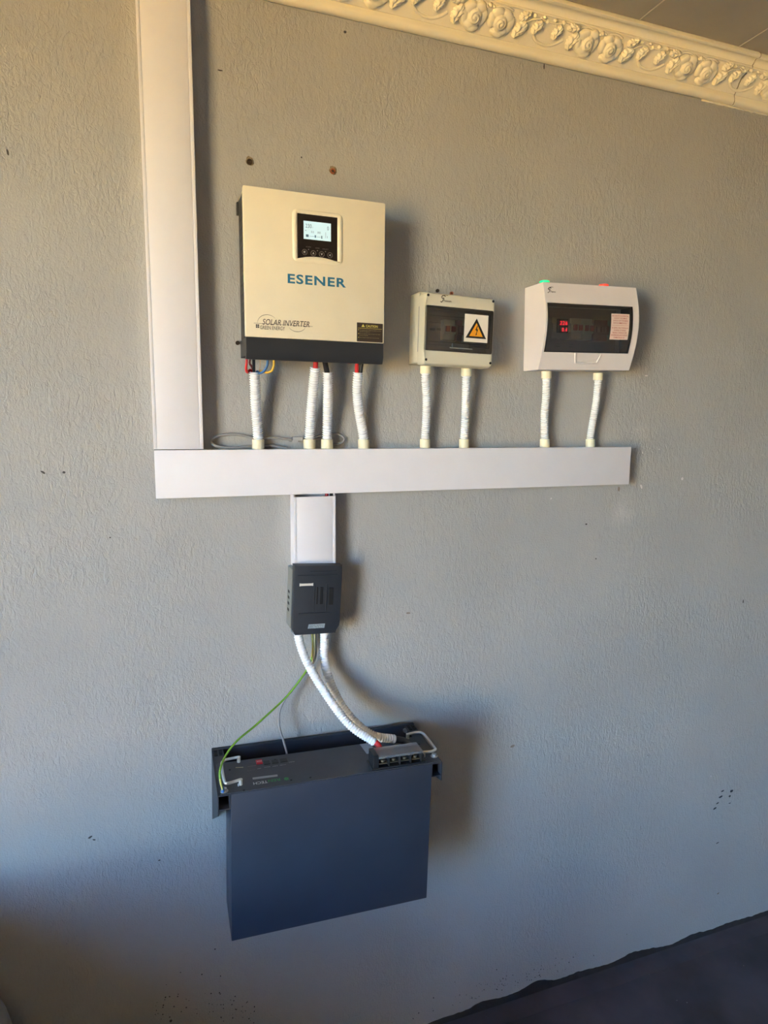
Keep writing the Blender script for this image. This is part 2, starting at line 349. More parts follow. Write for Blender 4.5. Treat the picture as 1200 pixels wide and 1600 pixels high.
# ---- relief on the frieze: heightfield roses, leaves, buds and stems
def hfield(fn, w, h, nx, ny, cut=0.02):
    """grid of local points (x right, y up the slope, z out); cells below the cut are dropped"""
    bm = bmesh.new(); g = {}
    for j in range(ny + 1):
        for i in range(nx + 1):
            u, v = -1 + 2 * i / nx, -1 + 2 * j / ny; z = fn(u, v); g[i, j] = (z, bm.verts.new((u * w, v * h, max(0, z))))
    for j in range(ny):
        for i in range(nx):
            q = [g[i, j], g[i + 1, j], g[i + 1, j + 1], g[i, j + 1]]
            if max(a[0] for a in q) > 0.0: bm.faces.new([a[1] for a in q])
    bmesh.ops.delete(bm, geom=[v for v in bm.verts if not v.link_faces], context='VERTS')
    return bm
def dome(u, v, cx, cy, rx, ry, ang, top):
    a = math.radians(ang); du, dv = u - cx, v - cy
    x = (du * math.cos(a) + dv * math.sin(a)) / rx; y = (-du * math.sin(a) + dv * math.cos(a)) / ry
    q = 1 - x * x - y * y
    return top * math.sqrt(q) * (1 - 0.18 * q) if q > 0 else -1
def rose_h(flip):
    def fn(u, v):
        u *= flip
        petals = [(-0.62, 0.05, 0.30, 0.62, 8, 0.0048), (-0.30, 0.55, 0.46, 0.34, 30, 0.0054), (0.38, 0.55, 0.42, 0.36, -28, 0.0050), (0.62, -0.02, 0.28, 0.50, -12, 0.0046), (0.05, -0.68, 0.44, 0.27, 8, 0.0056), (-0.25, -0.42, 0.42, 0.34, -30, 0.0060)]
        z = max(dome(u, v, *p) for p in petals)
        r = math.hypot((u - 0.05) / 0.46, (v + 0.02) / 0.56)
        if r < 1:
            a = math.atan2(v + 0.02, u - 0.05); sp = (r * 2.4 + a / (2 * math.pi)) % 1.0
            z = max(z, 0.0078 * math.sqrt(1 - r * r * 0.8) - 0.0022 * (1 - min(1, abs(sp - 0.5) * 4)) ** 2 * (r > 0.08))
        return z
    return fn
def leaf_h(u, v):
    hw = 0.78 * math.sin(math.pi * (0.5 + 0.5 * v)) ** 0.7 * (1 - 0.25 * v) * (1 + 0.10 * math.sin(v * 16)) if abs(v) < 1 else 0
    c = 0.18 * math.sin(v * 2.2)
    if hw <= 0.02 or abs(u - c) > hw: return -1
    q = abs(u - c) / hw
    z = 0.0042 * math.sqrt(max(0, 1 - q * q * 0.9)) + 0.0004
    z -= 0.0018 * max(0, 1 - q * 5) ; z += 0.0006 * math.sin((v * 9 + q * 5)) * (q < 0.9)
    return z
rose_a = hfield(rose_h(1), 0.047, 0.040, 40, 36); rose_b = hfield(rose_h(-1), 0.047, 0.040, 40, 36)
def mesh_of(bm, name):
    me = bpy.data.meshes.new(name); bm.to_mesh(me); bm.free()
    for p in me.polygons: p.use_smooth = True
    me.materials.append(plaster_cream); return me
M_rose_a = mesh_of(rose_a, 'rose'); M_rose_b = mesh_of(rose_b, 'rose'); M_leaf = mesh_of(hfield(leaf_h, 0.017, 0.021, 20, 28), 'leaf')
M_bud = mesh_of(hfield(lambda u, v: 0.004 * math.sqrt(max(0, 1 - u * u - v * v)) if u * u + v * v < 1 else -1, 0.0055, 0.0055, 10, 10), 'bud')
SL = Matrix(((1, 0, 0), (0, E_T.y, E_N.y), (0, E_T.z, E_N.z))).to_4x4()
PER = cornice_at(1072, 98)[0] - cornice_at(914, 67)[0]
def relief(name, me, px, py, ang=0, sc=1.0, sy=None):
    s, t = cornice_at(px, py)
    return (name, me, s, t, ang, sc, sy or sc)
UNIT = [relief('rose', M_rose_a, 915, 67.5, 8, 0.80), relief('rose', M_rose_b, 952, 77, -6, 0.78),
        relief('leaf', M_leaf, 977.5, 86, 157, 1.0), relief('leaf', M_leaf, 989, 66, -38, 0.72), relief('leaf', M_leaf, 1003, 83, 160, 0.80), relief('leaf', M_leaf, 1030, 90, 165, 0.80),
        relief('leaf', M_leaf, 1050, 102, 172, 1.0), relief('leaf', M_leaf, 1055, 83, -60, 0.75),
        relief('bud', M_bud, 941.7, 52, 0, 0.9), relief('bud', M_bud, 937, 53.5, 0, 0.6), relief('bud', M_bud, 946, 53.5, 0, 0.6), relief('bud', M_bud, 1003, 66, 0, 0.8), relief('bud', M_bud, 1019, 74.5, 0, 0.85),
        relief('bud', M_bud, 1016, 68, 0, 0.6), relief('bud', M_bud, 1030, 73, 0, 0.8), relief('bud', M_bud, 1042, 76, 0, 0.8)]
def stem_mesh():
    bm = bmesh.new()
    for pts, r, n in (([(972, 94), (979, 85), (990, 75), (1002, 71), (1010, 71)], 0.0022, 0.0025), ([(1010, 69), (1018, 74), (1030, 77), (1042, 77), (1050, 79)], 0.002, 0.002),
                      ([(901, 50), (909, 43), (920, 43), (930, 48)], 0.0022, 0.0015), ([(946, 55), (956, 53), (966, 55), (973, 60)], 0.0022, 0.0015),
                      ([(1005, 72), (1003, 78)], 0.0013, 0.002), ([(1030, 78), (1031, 84)], 0.0013, 0.002), ([(1050, 79), (1053, 92)], 0.0016, 0.002),
                      ([(996, 92), (1000, 103), (1012, 109), (1026, 107), (1038, 101)], lambda i: 0.0042, -0.0018)):
        P = [cornice_at(*q) for q in pts]; tube(bm, [Vector((s, t, n)) for s, t in P], r, 8, 0.003)
    return mesh_of(bm, 'stem')
M_stem = stem_mesh()
for k in range(-4, 5):
    for name, me, s, t, ang, sc, sy in UNIT:
        sx = s + k * PER
        if abs(sx - joint_x(t)) < 0.004: continue
        par = trim1 if sx < joint_x(t) else trim2
        o = bpy.data.objects.new(name, me); COL.objects.link(o); o.parent = par
        o.matrix_world = Matrix.Translation(CP(sx, t, 0.0022)) @ SL @ Matrix.Rotation(math.radians(ang), 4, 'Z') @ Matrix.Diagonal((sc, sy, 2.3, 1))
    o = bpy.data.objects.new('stem', M_stem); COL.objects.link(o); o.parent = trim1 if 1.05 + k * PER < joint_x(0.06) else trim2
    o.matrix_world = Matrix.Translation(CP(k * PER, 0, 0)) @ SL @ Matrix.Translation((0, 0, 0.003))
# filler smeared under the cornice by the joint, with a bit of loose plaster
def blob_poly(cx, cz, rx, rz, seed, n=14, rot=0.0, jag=0.35):
    out = []
    for k in range(n):
        a = 2 * math.pi * k / n; r = 1 + jag * noise.noise(Vector((math.cos(a) * 1.7 + seed * 7.3, math.sin(a) * 1.7, seed)))
        x, z = rx * r * math.cos(a), rz * r * math.sin(a); out.append((cx + x * math.cos(rot) - z * math.sin(rot), cz + x * math.sin(rot) + z * math.cos(rot)))
    return out
bm = bmesh.new(); a = U(1096, 154); b = U(1199, 172)
pts = [(a.x + (b.x - a.x) * i / 24, CB - 0.007 - 0.003 * noise.noise(Vector((i * 0.7, 2, 0)))) for i in range(25)]
poly_y(bm, [(a.x, CB + 0.004)] + pts + [(b.x, CB + 0.004)], 0.0, -0.004); tag(obj('filler_strip', bm, plaster_cream, trim1, 0))
bm = bmesh.new()
for i, (px, py, r) in enumerate(((1136, 163, 0.006), (1131, 164, 0.004), (1126, 163, 0.005), (1140, 161, 0.004))):
    p = U(px, py); poly_y(bm, blob_poly(p.x, p.z, r * 1.4, r * 0.6, i + 2), 0.0, -0.003)
obj('loose_plaster', bm, mat('crumbled_plaster', (120, 96, 70), 0.9, vary=0.4, vscale=200), trim2, 0)

# ---- foot of the wall: dark paint lapping up and the coved edge of the floor
bm = bmesh.new(); N = 700; top = []; mid = []; low = []
for i in range(N + 1):
    x = X0 + (X1 - X0) * i / N
    h = 0.020 + 0.010 * noise.noise(Vector((x * 3, 0, 0))) + 0.008 * noise.noise(Vector((x * 11, 5, 0))) + 0.004 * noise.noise(Vector((x * 50, 9, 0)))
    for c, wd, hh in ((1.055, 0.05, 0.020), (0.90, 0.07, 0.010), (1.44, 0.05, 0.014)): h += hh * math.exp(-((x - c) / wd) ** 2)
    top.append((bm.verts.new((x, 0.0, max(0.008, h))), bm.verts.new((x, -0.0018, max(0.007, h - 0.001)))))
prof = [(-0.006, 0.0075), (-0.006, 0.0076), (-0.012, 0.0055), (-0.024, 0.0035), (-0.045, 0.003), (-0.060, 0.0)]
bm2 = bmesh.new(); rows = [[(bm if j == 0 else bm2).verts.new((X0 + (X1 - X0) * i / N, y + (0.006 * noise.noise(Vector((i * 0.06, 3, 0))) if j > 1 else 0), z)) for i in range(N + 1)] for j, (y, z) in enumerate(prof)]
for i in range(N):
    bm.faces.new((top[i][0], top[i + 1][0], top[i + 1][1], top[i][1])); bm.faces.new((top[i][1], top[i + 1][1], rows[0][i + 1], rows[0][i]))
tag(obj('baseboard_back', bm, mat('black_floor_edge', (34, 33, 38), 0.5, vary=0.3, vscale=40, bump=0.4, bscale=90), None, 50), kind='structure')
for r0, r1 in zip(rows[1:], rows[2:]):
    for i in range(N): bm2.faces.new((r0[i], r0[i + 1], r1[i + 1], r1[i]))
obj('floor_edge', bm2, floor_paint, floor, 50)

# ---- marks on the wall
def marks(name, items, m, label=None, thick=0.0006):
    bm = bmesh.new()
    for i, (px, py, w_, h_, rot) in enumerate(items):
        p = U(px, py); s = 0.00155; poly_y(bm, blob_poly(p.x, p.z, w_ * s, h_ * s, i * 3 + len(items), rot=math.radians(rot)), 0.0, -thick)
    o = obj(name, bm, m, wall, 0); return tag(o, label)
marks('scuff_mark', [(1143, 1236, 4.4, 2.8, 10), (1129, 1236, 4, 1.3, 15), (1126, 1245, 5.5, 1.8, 15), (1140, 1244, 2.6, 2.2, 10), (1121, 1255, 4, 1.1, 18), (1117, 1263, 4.6, 1.7, 20), (1121, 1317, 4, 0.8, 12), (1140, 1255, 3, 0.7, 0)],
      mat('scuff_black', (40, 42, 50), 0.8), 'black finger-like paint scuffs low on the wall')
marks('scuff_mark', [(141, 1308, 3.0, 1.4, 30), (147, 1312, 2.2, 0.9, -20), (249, 1344, 1.6, 0.8, 0), (336, 1483, 1.2, 1.0, 0), (916, 819, 2.0, 1.4, 0), (931, 873, 1.2, 1.2, 0), (1161, 940, 1.2, 3.6, 0), (67, 738, 3.2, 1.3, -40), (100, 738, 1.8, 1.6, 0), (12, 238, 1.0, 4, 10), (344, 110, 3.4, 0.8, 0), (471, 246, 1.1, 1.1, 0), (172, 840, 1, 1, 0), (539, 50, 2.4, 1.6, 10), (267, 1595, 2.0, 2.2, 0), (265, 1557, 1, 1, 0), (343, 1551, 1, 1, 0), (850, 104, 1.1, 4, 0), (1012, 1180, 0.9, 0.9, 0)],
      mat('scuff_dark', (70, 66, 64), 0.8))
marks('paint_fleck', [(861, 779, 1.6, 1.3, 50), (1010, 587, 3.2, 1.4, 0), (1066, 748, 2.4, 2.8, 0), (1002, 760, 1.8, 4.4, 25), (1030, 702, 1.2, 1.0, 0), (1068, 1238, 1.0, 0.8, 0), (1111, 1213, 0.6, 2.2, 0), (1191, 711, 0.8, 1.0, 0), (1004, 707, 1.0, 2.2, 0), (455, 1311, 0.6, 0.8, 0)],
      mat('fleck_white', (214, 208, 206), 0.6, vary=0.05))
marks('dirt_stain', [(638, 958, 4.0, 1.6, 0), (801, 1166, 4.5, 2.4, 15), (1122, 1396, 3.5, 1.6, 10), (967, 764, 2.4, 4.2, 0)],
      mat('stain_brown', (138, 126, 114), 0.8, vary=0.2, vscale=80), thick=0.0003)
bm = bmesh.new()                                                     # black spatter above the floor
for i in range(150):
    x = random.gauss(0.10, 0.10) if i < 60 else random.gauss(0.95, 0.16); z = random.uniform(0.22, 0.50) if i < 60 else abs(random.gauss(0, 0.03)) + 0.05
    if i < 60: p = U(random.uniform(235, 400), 1600 - abs(random.gauss(0, 32)) - (10 if random.random() < 0.2 else 0)); x, z = p.x, p.z
    r = random.uniform(0.0006, 0.0018); poly_y(bm, blob_poly(x, z, r, r, i, 7), 0.0, -0.0005)
tag(obj('paint_spatter', bm, mat('spatter_black', (36, 38, 44), 0.7), wall, 0), 'fine black paint spatter near the floor', kind='stuff')

# ------------------------------------------------------------------ trunking
def trunk(name, lo, hi, label, vertical, group=None, open_top=False):
    fr = Frame(((lo[0] + hi[0]) / 2, 0, lo[2])); e = empty(name, fr, label, 'trunking', group); o = fr.loc
    lo = Vector(lo) - o; hi = Vector(hi) - o; t = 0.0022; D = hi.y - lo.y
    bm = bmesh.new()                                                # U-shaped body
    if vertical:
        bx(bm, (lo.x, -t, lo.z), (hi.x, -0.0004, hi.z)); bx(bm, (lo.x, lo.y + 0.001, lo.z), (lo.x + t, -t, hi.z)); bx(bm, (hi.x - t, lo.y + 0.001, lo.z), (hi.x, -t, hi.z))
    else:
        bx(bm, (lo.x, -t, lo.z), (hi.x, -0.0004, hi.z)); bx(bm, (lo.x, lo.y + 0.001, lo.z), (hi.x, -t, lo.z + t)); bx(bm, (lo.x, lo.y + 0.001, hi.z - t), (hi.x, -t, hi.z))
    obj('body', bm, white_pvc, e, 0)
    bm = bmesh.new(); top = hi.z - (0.006 if open_top else 0)         # snap-on lid with two shallow grooves near its edges
    if vertical:
        for a, b, d in ((lo.x - 0.0006, lo.x + 0.006, 0), (lo.x + 0.0072, hi.x - 0.0072, 0.0), (hi.x - 0.006, hi.x + 0.0006, 0)): bx(bm, (a, lo.y - 0.0012, lo.z), (b, lo.y + 0.0014, top), 0.0006, 2)
        bx(bm, (lo.x, lo.y - 0.0002, lo.z), (hi.x, lo.y + 0.0013, top))
    else:
        bx(bm, (lo.x, lo.y - 0.0012, lo.z - 0.0006), (hi.x, lo.y + 0.0014, hi.z + 0.0006), 0.0007, 2)
    obj('lid', bm, white_pvc, e)
    return e, fr
T0 = U(241, 705, 0.04); T1 = U(984, 757, 0.04)
TZ1, TZ0 = 1.689, 1.5865
H_trunk, HF = trunk('cable_trunking', (0.0062, -0.040, TZ0), (1.2515, 0, TZ1), 'long white horizontal cable trunking across the wall under the inverter and boxes', False)
trunk('cable_trunking', (0.0062, -0.040, TZ1 + 0.0022), (0.1070, 0, CB + 0.02), 'tall white vertical cable trunking rising from left end of the horizontal one', True)
dT, dfr = trunk('cable_trunking', (0.3050, -0.040, 1.405), (0.4040, 0, TZ0 - 0.001), 'short white trunking length between horizontal trunking and black fuse disconnector', True, open_top=True)
bm = bmesh.new()
for xx, r in ((0.388, 0.0042),): cyl(bm, (xx, -0.022, 1.50), (xx, -0.022, TZ0 + 0.006), r, 12)
tag(rebase(obj('cable', bm, red_wire), (0.388, -0.022, 1.50)), 'red cable glimpsed in the open mouth of short lower trunking', 'cable')
bm = bmesh.new(); cyl(bm, (0.398, -0.026, 1.50), (0.398, -0.026, TZ0 + 0.006), 0.004, 12)
tag(rebase(obj('cable', bm, black_wire), (0.398, -0.026, 1.50)), 'black cable glimpsed at right in the mouth of short lower trunking', 'cable')

# ------------------------------------------------------------------ inverter
iv = Frame((0.3475, 0, 1.882)); inv = empty('solar_inverter', iv, 'large cream solar inverter with lit screen and black base on wall', 'inverter')
X = (-0.153, 0.1527); D = 0.100; ZB = 0.0; ZS = 0.0445; ZT = 0.342
I = lambda px, py, d=D: iv.at(px, py, d)
bm = bmesh.new(); bx(bm, (X[0] + 0.003, -0.088, 0.010), (X[1] - 0.003, -0.008, ZT - 0.004), 0.002, 2); body = obj('body', bm, black_metal, inv)
bm = bmesh.new()                                                     # vent louvres on the left cheek
for k in range(11): bx(bm, (X[0] + 0.0018, -0.078, 0.10 + k * 0.019), (X[0] + 0.0034, -0.03, 0.106 + k * 0.019), 0.0006, 1)
obj('vent_slat', bm, mat('vent_grey', (70, 70, 70), 0.5), inv)
q = iv.at(378, 430, 0.085); bm = bmesh.new(); bx(bm, (X[0] + 0.0006, -0.088, q.z - 0.012), (X[0] + 0.004, -0.078, q.z + 0.010), 0.001, 1); obj('terminal_plug', bm, mat('terminal_green', (96, 158, 84), 0.5), inv)
bm = bmesh.new(); poly_y(bm, rrect(X[0], X[1], ZS + 0.0008, ZT, 0.003, 4), -0.088, -D, 0.0012); bx(bm, (X[0] + 0.002, -0.090, ZT - 0.0045), (X[1] - 0.002, -0.010, ZT - 0.002), 0.001, 2)
front = obj('front_panel', bm, cream_paint, inv)
bm = bmesh.new(); poly_x(bm, [(-0.010, 0.008), (-0.010, ZS), (-D + 0.0005, ZS), (-D - 0.0005, 0.014), (-D + 0.006, 0.0), (-0.085, 0.0), (-0.075, 0.008)], X[0] + 0.0012, X[1] - 0.0012)
obj('bottom_cover', bm, mat('black_cover', (45, 46, 50), 0.38, vary=0.05), inv)
# mounting ears and screws
for lo_, hi_ in (((X[0] - 0.001, -0.010, ZT - 0.032), (X[0] + 0.02, -0.0004, ZT - 0.006)), ((-0.05, -0.010, ZT - 0.05), (0.05, -0.0004, ZT - 0.02)), ((-0.10, -0.010, 0.03), (0.10, -0.0004, 0.05))):
    bm = bmesh.new(); bx(bm, lo_, hi_, 0.001, 1); obj('mounting_bracket', bm, black_metal, inv)
bm = bmesh.new(); q = iv.at(603, 419, 0.06); cyl(bm, (X[1] - 0.004, -0.06, q.z), (X[1] + 0.0025, -0.06, q.z), 0.004, 10); obj('side_screw', bm, dark, inv)
# bezel: raised rounded frame with sunken glossy panel
a, b = I(456, 322), I(537, 414); c, d = I(464.5, 333), I(527, 404)
bz0, bz1, bx0, bx1 = I(456, 408).z, I(457, 325).z, a.x, I(536, 350).x
bm = bmesh.new(); o1 = rrect(bx0, bx1, bz0, bz1, 0.012, 6); o2 = rrect(bx0 + 0.004, bx1 - 0.004, bz0 + 0.004, bz1 - 0.004, 0.009, 6); px0, px1 = c.x, d.x; pz1 = I(464.5, 333).z; pz0 = I(465, 403.5).z
inner = []
def arc_panel(x0, x1, z0, z1, sag, n):
    """outline with an upward bowed lower edge, same vertex count as the rounded ring"""
    out = []
    for k in range(n):
        a = 2 * math.pi * (k + 0.5) / n
        ca, sa = math.cos(a), math.sin(a); m_ = max(abs(ca), abs(sa)); u, v = ca / m_, sa / m_
        x = (x0 + x1) / 2 + u * (x1 - x0) / 2; z = (z0 + z1) / 2 + v * (z1 - z0) / 2
        if v < -0.999: z += sag * (1 - u * u)
        out.append((x, z))
    return out
n_ = len(o1); o3 = arc_panel(px0, px1, pz0, pz1, 0.006, n_)
rings = [[bm.verts.new((p[0], y, p[1])) for p in ring] for ring, y in ((o1, -D + 0.0002), (o2, -D - 0.0032), (arc_panel(px0 - 0.002, px1 + 0.002, pz0 - 0.002, pz1 + 0.002, 0.006, n_), -D - 0.0030), (o3, -D - 0.0008))]
# align ring starts (both start near angle 0)
for r0, r1 in zip(rings, rings[1:]):
    for k in range(n_): bm.faces.new((r0[k], r0[(k + 1) % n_], r1[(k + 1) % n_], r1[k]))
bezel = obj('display_bezel', bm, cream_paint, inv, 60)
bm = bmesh.new(); poly_y(bm, o3, -D + 0.001, -D - 0.0010); obj('display_panel', bm, black_gloss, inv, 0)
yp = D + 0.0012
a, b = I(474.5, 373, yp), I(517, 349.5, yp)
bm = bmesh.new(); bx(bm, (a.x, -yp - 0.0002, a.z), (b.x, -yp + 0.0006, b.z)); screen = obj('lcd_screen', bm, lcd, inv, 0)
seg = mat('lcd_segments', (62, 96, 128), 0.5); yl = -yp - 0.0003
def on_screen(u0, v0, u1, v1): return (a.x + (b.x - a.x) * u0, yl, a.z + (b.z - a.z) * v0), (a.x + (b.x - a.x) * u1, yl, a.z + (b.z - a.z) * v1)
for s_, box in (('230', (0.07, 0.62, 0.29, 0.84)), ('0', (0.86, 0.60, 0.92, 0.82)), ('V', (0.31, 0.64, 0.34, 0.70)), ('0.0', (0.27, 0.36, 0.37, 0.48)), ('000', (0.50, 0.36, 0.62, 0.48))):
    lettering(s_, *on_screen(*box), seg, screen, name='screen_digits')
bm = bmesh.new()
for u, v, uw, vh in ((0.08, 0.12, 0.10, 0.14), (0.40, 0.12, 0.05, 0.14), (0.64, 0.10, 0.04, 0.16), (0.80, 0.16, 0.012, 0.32), (0.86, 0.16, 0.012, 0.12), (0.05, 0.46, 0.05, 0.03), (0.2, 0.17, 0.18, 0.015), (0.47, 0.17, 0.15, 0.015)):
    p0, p1 = on_screen(u, v, u + uw, v + vh); bx(bm, (p0[0], yl - 0.00005, p0[2]), (p1[0], yl + 0.0001, p1[2]))
obj('screen_icons', bm, seg, screen, 0)
for (px, py), sym in zip(((476, 394), (489.5, 396), (502.5, 397.5), (515.5, 399)), ('E', '^', 'v', '<')):
    p = I(px, py, yp); bm = bmesh.new()
    bmesh.ops.create_circle(bm, cap_ends=False, segments=20, radius=0.0058, matrix=Matrix.Translation((p.x, -yp - 0.0008, p.z)) @ Matrix.Rotation(math.pi / 2, 4, 'X'))
    r = bmesh.ops.extrude_edge_only(bm, edges=bm.edges[:]); 
    for v in [g for g in r['geom'] if isinstance(g, bmesh.types.BMVert)]: v.co = Vector((p.x, v.co.y, p.z)) + (v.co - Vector((p.x, v.co.y, p.z))) * 0.86
    ring = obj('button', bm, print_dim, inv, 0); bm = bmesh.new(); cyl(bm, (p.x, -yp + 0.001, p.z), (p.x, -yp - 0.0007, p.z), 0.005, 20); obj('button_cap', bm, black_gloss, ring, 30)
    lettering(sym, (p.x - 0.002, -yp - 0.0008, p.z - 0.002), (p.x + 0.002, -yp - 0.0008, p.z + 0.002), print_white, ring, name='button_symbol')
for s_, px0_, px1_, py_ in (('AC/INV', 478, 486, 385.5), ('CHG', 493, 499, 387.5), ('FAULT', 504, 513, 389)):
    p, q = I(px0_, py_, yp), I(px1_, py_, yp); lettering(s_, (p.x, -yp, p.z - 0.0011), (q.x, -yp, p.z + 0.0011), print_dim, inv, lift=0.0004)
    bm = bmesh.new(); m_ = (p.x + q.x) / 2; cyl(bm, (m_, -yp, p.z - 0.005), (m_, -yp - 0.0006, p.z - 0.005), 0.0011, 8); obj('indicator', bm, print_dim, inv)
p, q = I(449.5, 442.5), I(540.5, 433); lettering('ESENER', (p.x, -D, p.z), (q.x, -D, I(450, 427.5).z), print_blue, inv, bold=0.025, spacing=1.12, lift=0.0005)
p, q = I(410, 507), I(483.5, 503); lettering('SOLAR INVERTER', (p.x, -D, p.z - 0.0002), (q.x, -D, I(410, 498).z), print_grey, inv, bold=0.005, shear=0.25, lift=0.0005)
p, q = I(406.5, 514), I(445, 511); lettering('GREEN ENERGY', (p.x, -D, p.z - 0.0004), (q.x, -D, I(406, 508.5).z), print_grey, inv, bold=0.004, lift=0.0005)
bm = bmesh.new()
p, q = I(396.5, 504.8), I(488.5, 510.8); bx(bm, (p.x, -D - 0.0006, p.z - 0.0003), (q.x, -D, p.z + 0.0003))
p = I(402.3, 509.5)
for dx in (-0.0019, 0.0019):
    for dz in (-0.0019, 0.0019): bx(bm, (p.x + dx - 0.0015, -D - 0.0006, p.z + dz - 0.0015), (p.x + dx + 0.0015, -D, p.z + dz + 0.0015))
def arc_strip(cx, cz, rx, rz, a0, a1, wd=0.0007, n=24):
    for k in range(n):
        t0, t1 = math.radians(a0 + (a1 - a0) * k / n), math.radians(a0 + (a1 - a0) * (k + 1) / n); w0 = wd * math.sin(math.pi * k / n) / 2 + 0.0001; w1 = wd * math.sin(math.pi * (k + 1) / n) / 2 + 0.0001
        q = [(cx + (rx + s * w_) * math.cos(t), cz + (rz + s * w_) * math.sin(t)) for t, s, w_ in ((t0, 1, w0), (t1, 1, w1), (t1, -1, w1), (t0, -1, w0))]
        decal(bm, q, -D - 0.0005)
p = I(418, 506); arc_strip(p.x, p.z - 0.001, 0.0215, 0.0195, 40, 175); p = I(464, 510); arc_strip(p.x, p.z + 0.002, 0.0185, 0.013, 200, 350)
obj('logo_lines', bm, print_grey, inv, 0)
# caution label
a, b = I(557.5, 530), I(598, 509.5); bm = bmesh.new(); bx(bm, (a.x, -D - 0.0006, a.z - 0.0045), (b.x, -D + 0.0001, b.z + 0.0045)); lab = tag(obj('caution_label', bm, mat('label_brown', (58, 46, 40), 0.4), inv, 0), 'dark brown caution label with yellow print')
la = Vector((a.x, 0, a.z - 0.0045)); lw = b.x - a.x; lh = b.z - a.z + 0.009
lettering('CAUTION', (la.x + lw * 0.34, -D - 0.0006, la.z + lh * 0.77), (la.x + lw * 0.80, -D - 0.0006, la.z + lh * 0.90), print_yellow, lab, bold=0.02)
bm = bmesh.new()
def yb(u0, v0, u1, v1): bx(bm, (la.x + lw * u0, -D - 0.0008, la.z + lh * v0), (la.x + lw * u1, -D - 0.0005, la.z + lh * v1))
yb(0.04, 0.70, 0.96, 0.715)
tri = [(la.x + lw * 0.17, la.z + lh * 0.78), (la.x + lw * 0.30, la.z + lh * 0.78), (la.x + lw * 0.235, la.z + lh * 0.93)]
decal(bm, [tri[0], tri[1], tri[2]], -D - 0.0007)
for v in (0.60, 0.40, 0.20): yb(0.05, v, 0.075, v + 0.035)
obj('label_marks', bm, print_yellow, lab, 0)
for s_, u1, v in (('To reduce risk of electric shock and fire', 0.93, 0.585), ('disconnect all supply lines', 0.50, 0.50), ('Do not open the cover, no user serviceable', 0.90, 0.385), ('parts inside', 0.42, 0.30), ('Risk of electric shock from stored energy', 0.85, 0.185)):
    lettering(s_, (la.x + lw * 0.10, -D - 0.0006, la.z + lh * v), (la.x + lw * u1, -D - 0.0006, la.z + lh * (v + 0.055)), mat('label_text', (150, 142, 104), 0.6), lab)

# ------------------------------------------------------------------ conduits, couplings and the wires in them
def conduit(pts, r, label, couplings=(), group=None, pitch=0.0052):
    P = [U(*p) for p in pts]; fr = Frame(P[-1]); e = empty('flexible_conduit', fr, label, 'conduit', group); L = [p - fr.loc for p in P]
    bm = bmesh.new(); pat = (1.0, 1.0, 0.80, 0.80)
    tube(bm, L, lambda i: r * pat[i % 4], 18, pitch / 4, caps=False)
    obj('corrugated_tube', bm, conduit_white, e, 50)
    for (i, ln) in couplings:
        a = L[i]; d_ = (L[i + 1] - L[i]).normalized() if i == 0 else (L[-2] - L[-1]).normalized(); d_ = Vector((d_.x * 0.3, d_.y * 0.3, d_.z)).normalized()
        bm = bmesh.new(); cyl(bm, a, a + d_ * ln, r + 0.0022, 24); cyl(bm, a + d_ * ln * 0.97, a + d_ * (ln + 0.0008), r + 0.0022, 24, r + 0.001)
        obj('coupling', bm, coupling_cream, e, 40)
    return e
DT = 0.022
def bot(px): # point on top of the trunking seen at column px
    lo, hi = 680.0, 720.0
    for _ in range(30):
        m_ = (lo + hi) / 2
        if U(px, m_, DT).z > TZ1 + 0.0006: lo = m_
        else: hi = m_
    return (px, lo, DT)
conduit([(397.5, 581, 0.050), (398.5, 605, 0.045), (399.5, 635, 0.035), (402, 665, 0.026), (403.5, 688, DT), bot(403.5)], 0.0117, 'white corrugated conduit at left below inverter, with four coloured wires', [(-1, 0.021)])
conduit([(492.5, 574, 0.060), (489, 612, 0.045), (485.5, 650, 0.03), (483.5, 688, DT), bot(483.5)], 0.0117, 'slanting white corrugated conduit with red cable at inverter bottom centre', [(-1, 0.021)])
conduit([(512, 582, 0.050), (512.5, 612, 0.045), (512, 650, 0.03), (511, 688, DT), bot(511)], 0.0117, 'straight white corrugated conduit with black cable below inverter', [(-1, 0.021)])
conduit([(559.5, 582, 0.050), (558, 610, 0.045), (560.5, 640, 0.035), (565.5, 668, 0.026), (568.5, 688, DT), bot(568.5)], 0.0117, 'curved white corrugated conduit with red and black cable, inverter right end', [(-1, 0.021)])
conduit([(665, 570, 0.044), (664.5, 590, 0.044), (666.5, 620, 0.036), (666, 655, 0.028), (664, 688, DT), bot(664)], 0.0107, 'white corrugated conduit under left of beige breaker box', [(-1, 0.021), (0, 0.020)])
conduit([(729, 574.5, 0.044), (728.5, 592, 0.044), (727.5, 625, 0.036), (726.5, 660, 0.028), (725, 688, DT), bot(725)], 0.0107, 'white corrugated conduit under right of beige breaker box', [(-1, 0.021), (0, 0.020)])
conduit([(853.5, 580, 0.040), (853.5, 597, 0.040), (853, 620, 0.036), (850.5, 650, 0.028), (851, 686, DT), bot(851)], 0.0107, 'white corrugated conduit under left of white distribution box', [(-1, 0.021), (0, 0.018)])
conduit([(934.5, 583, 0.040), (934, 600, 0.040), (931, 630, 0.034), (925, 665, 0.026), (922, 686, DT), bot(922)], 0.0102, 'slanting white corrugated conduit under right of white distribution box', [(-1, 0.021), (0, 0.018)])
def wire(pts, r, m, label, name='wire', cat='wire', group=None, step=0.004, world=False):
    P = [Vector(p) if world else U(*p) for p in pts]; bm = bmesh.new(); tube(bm, P, r, 10, step); return tag(rebase(obj(name, bm, m, None, 60), P[0]), label, cat, group)
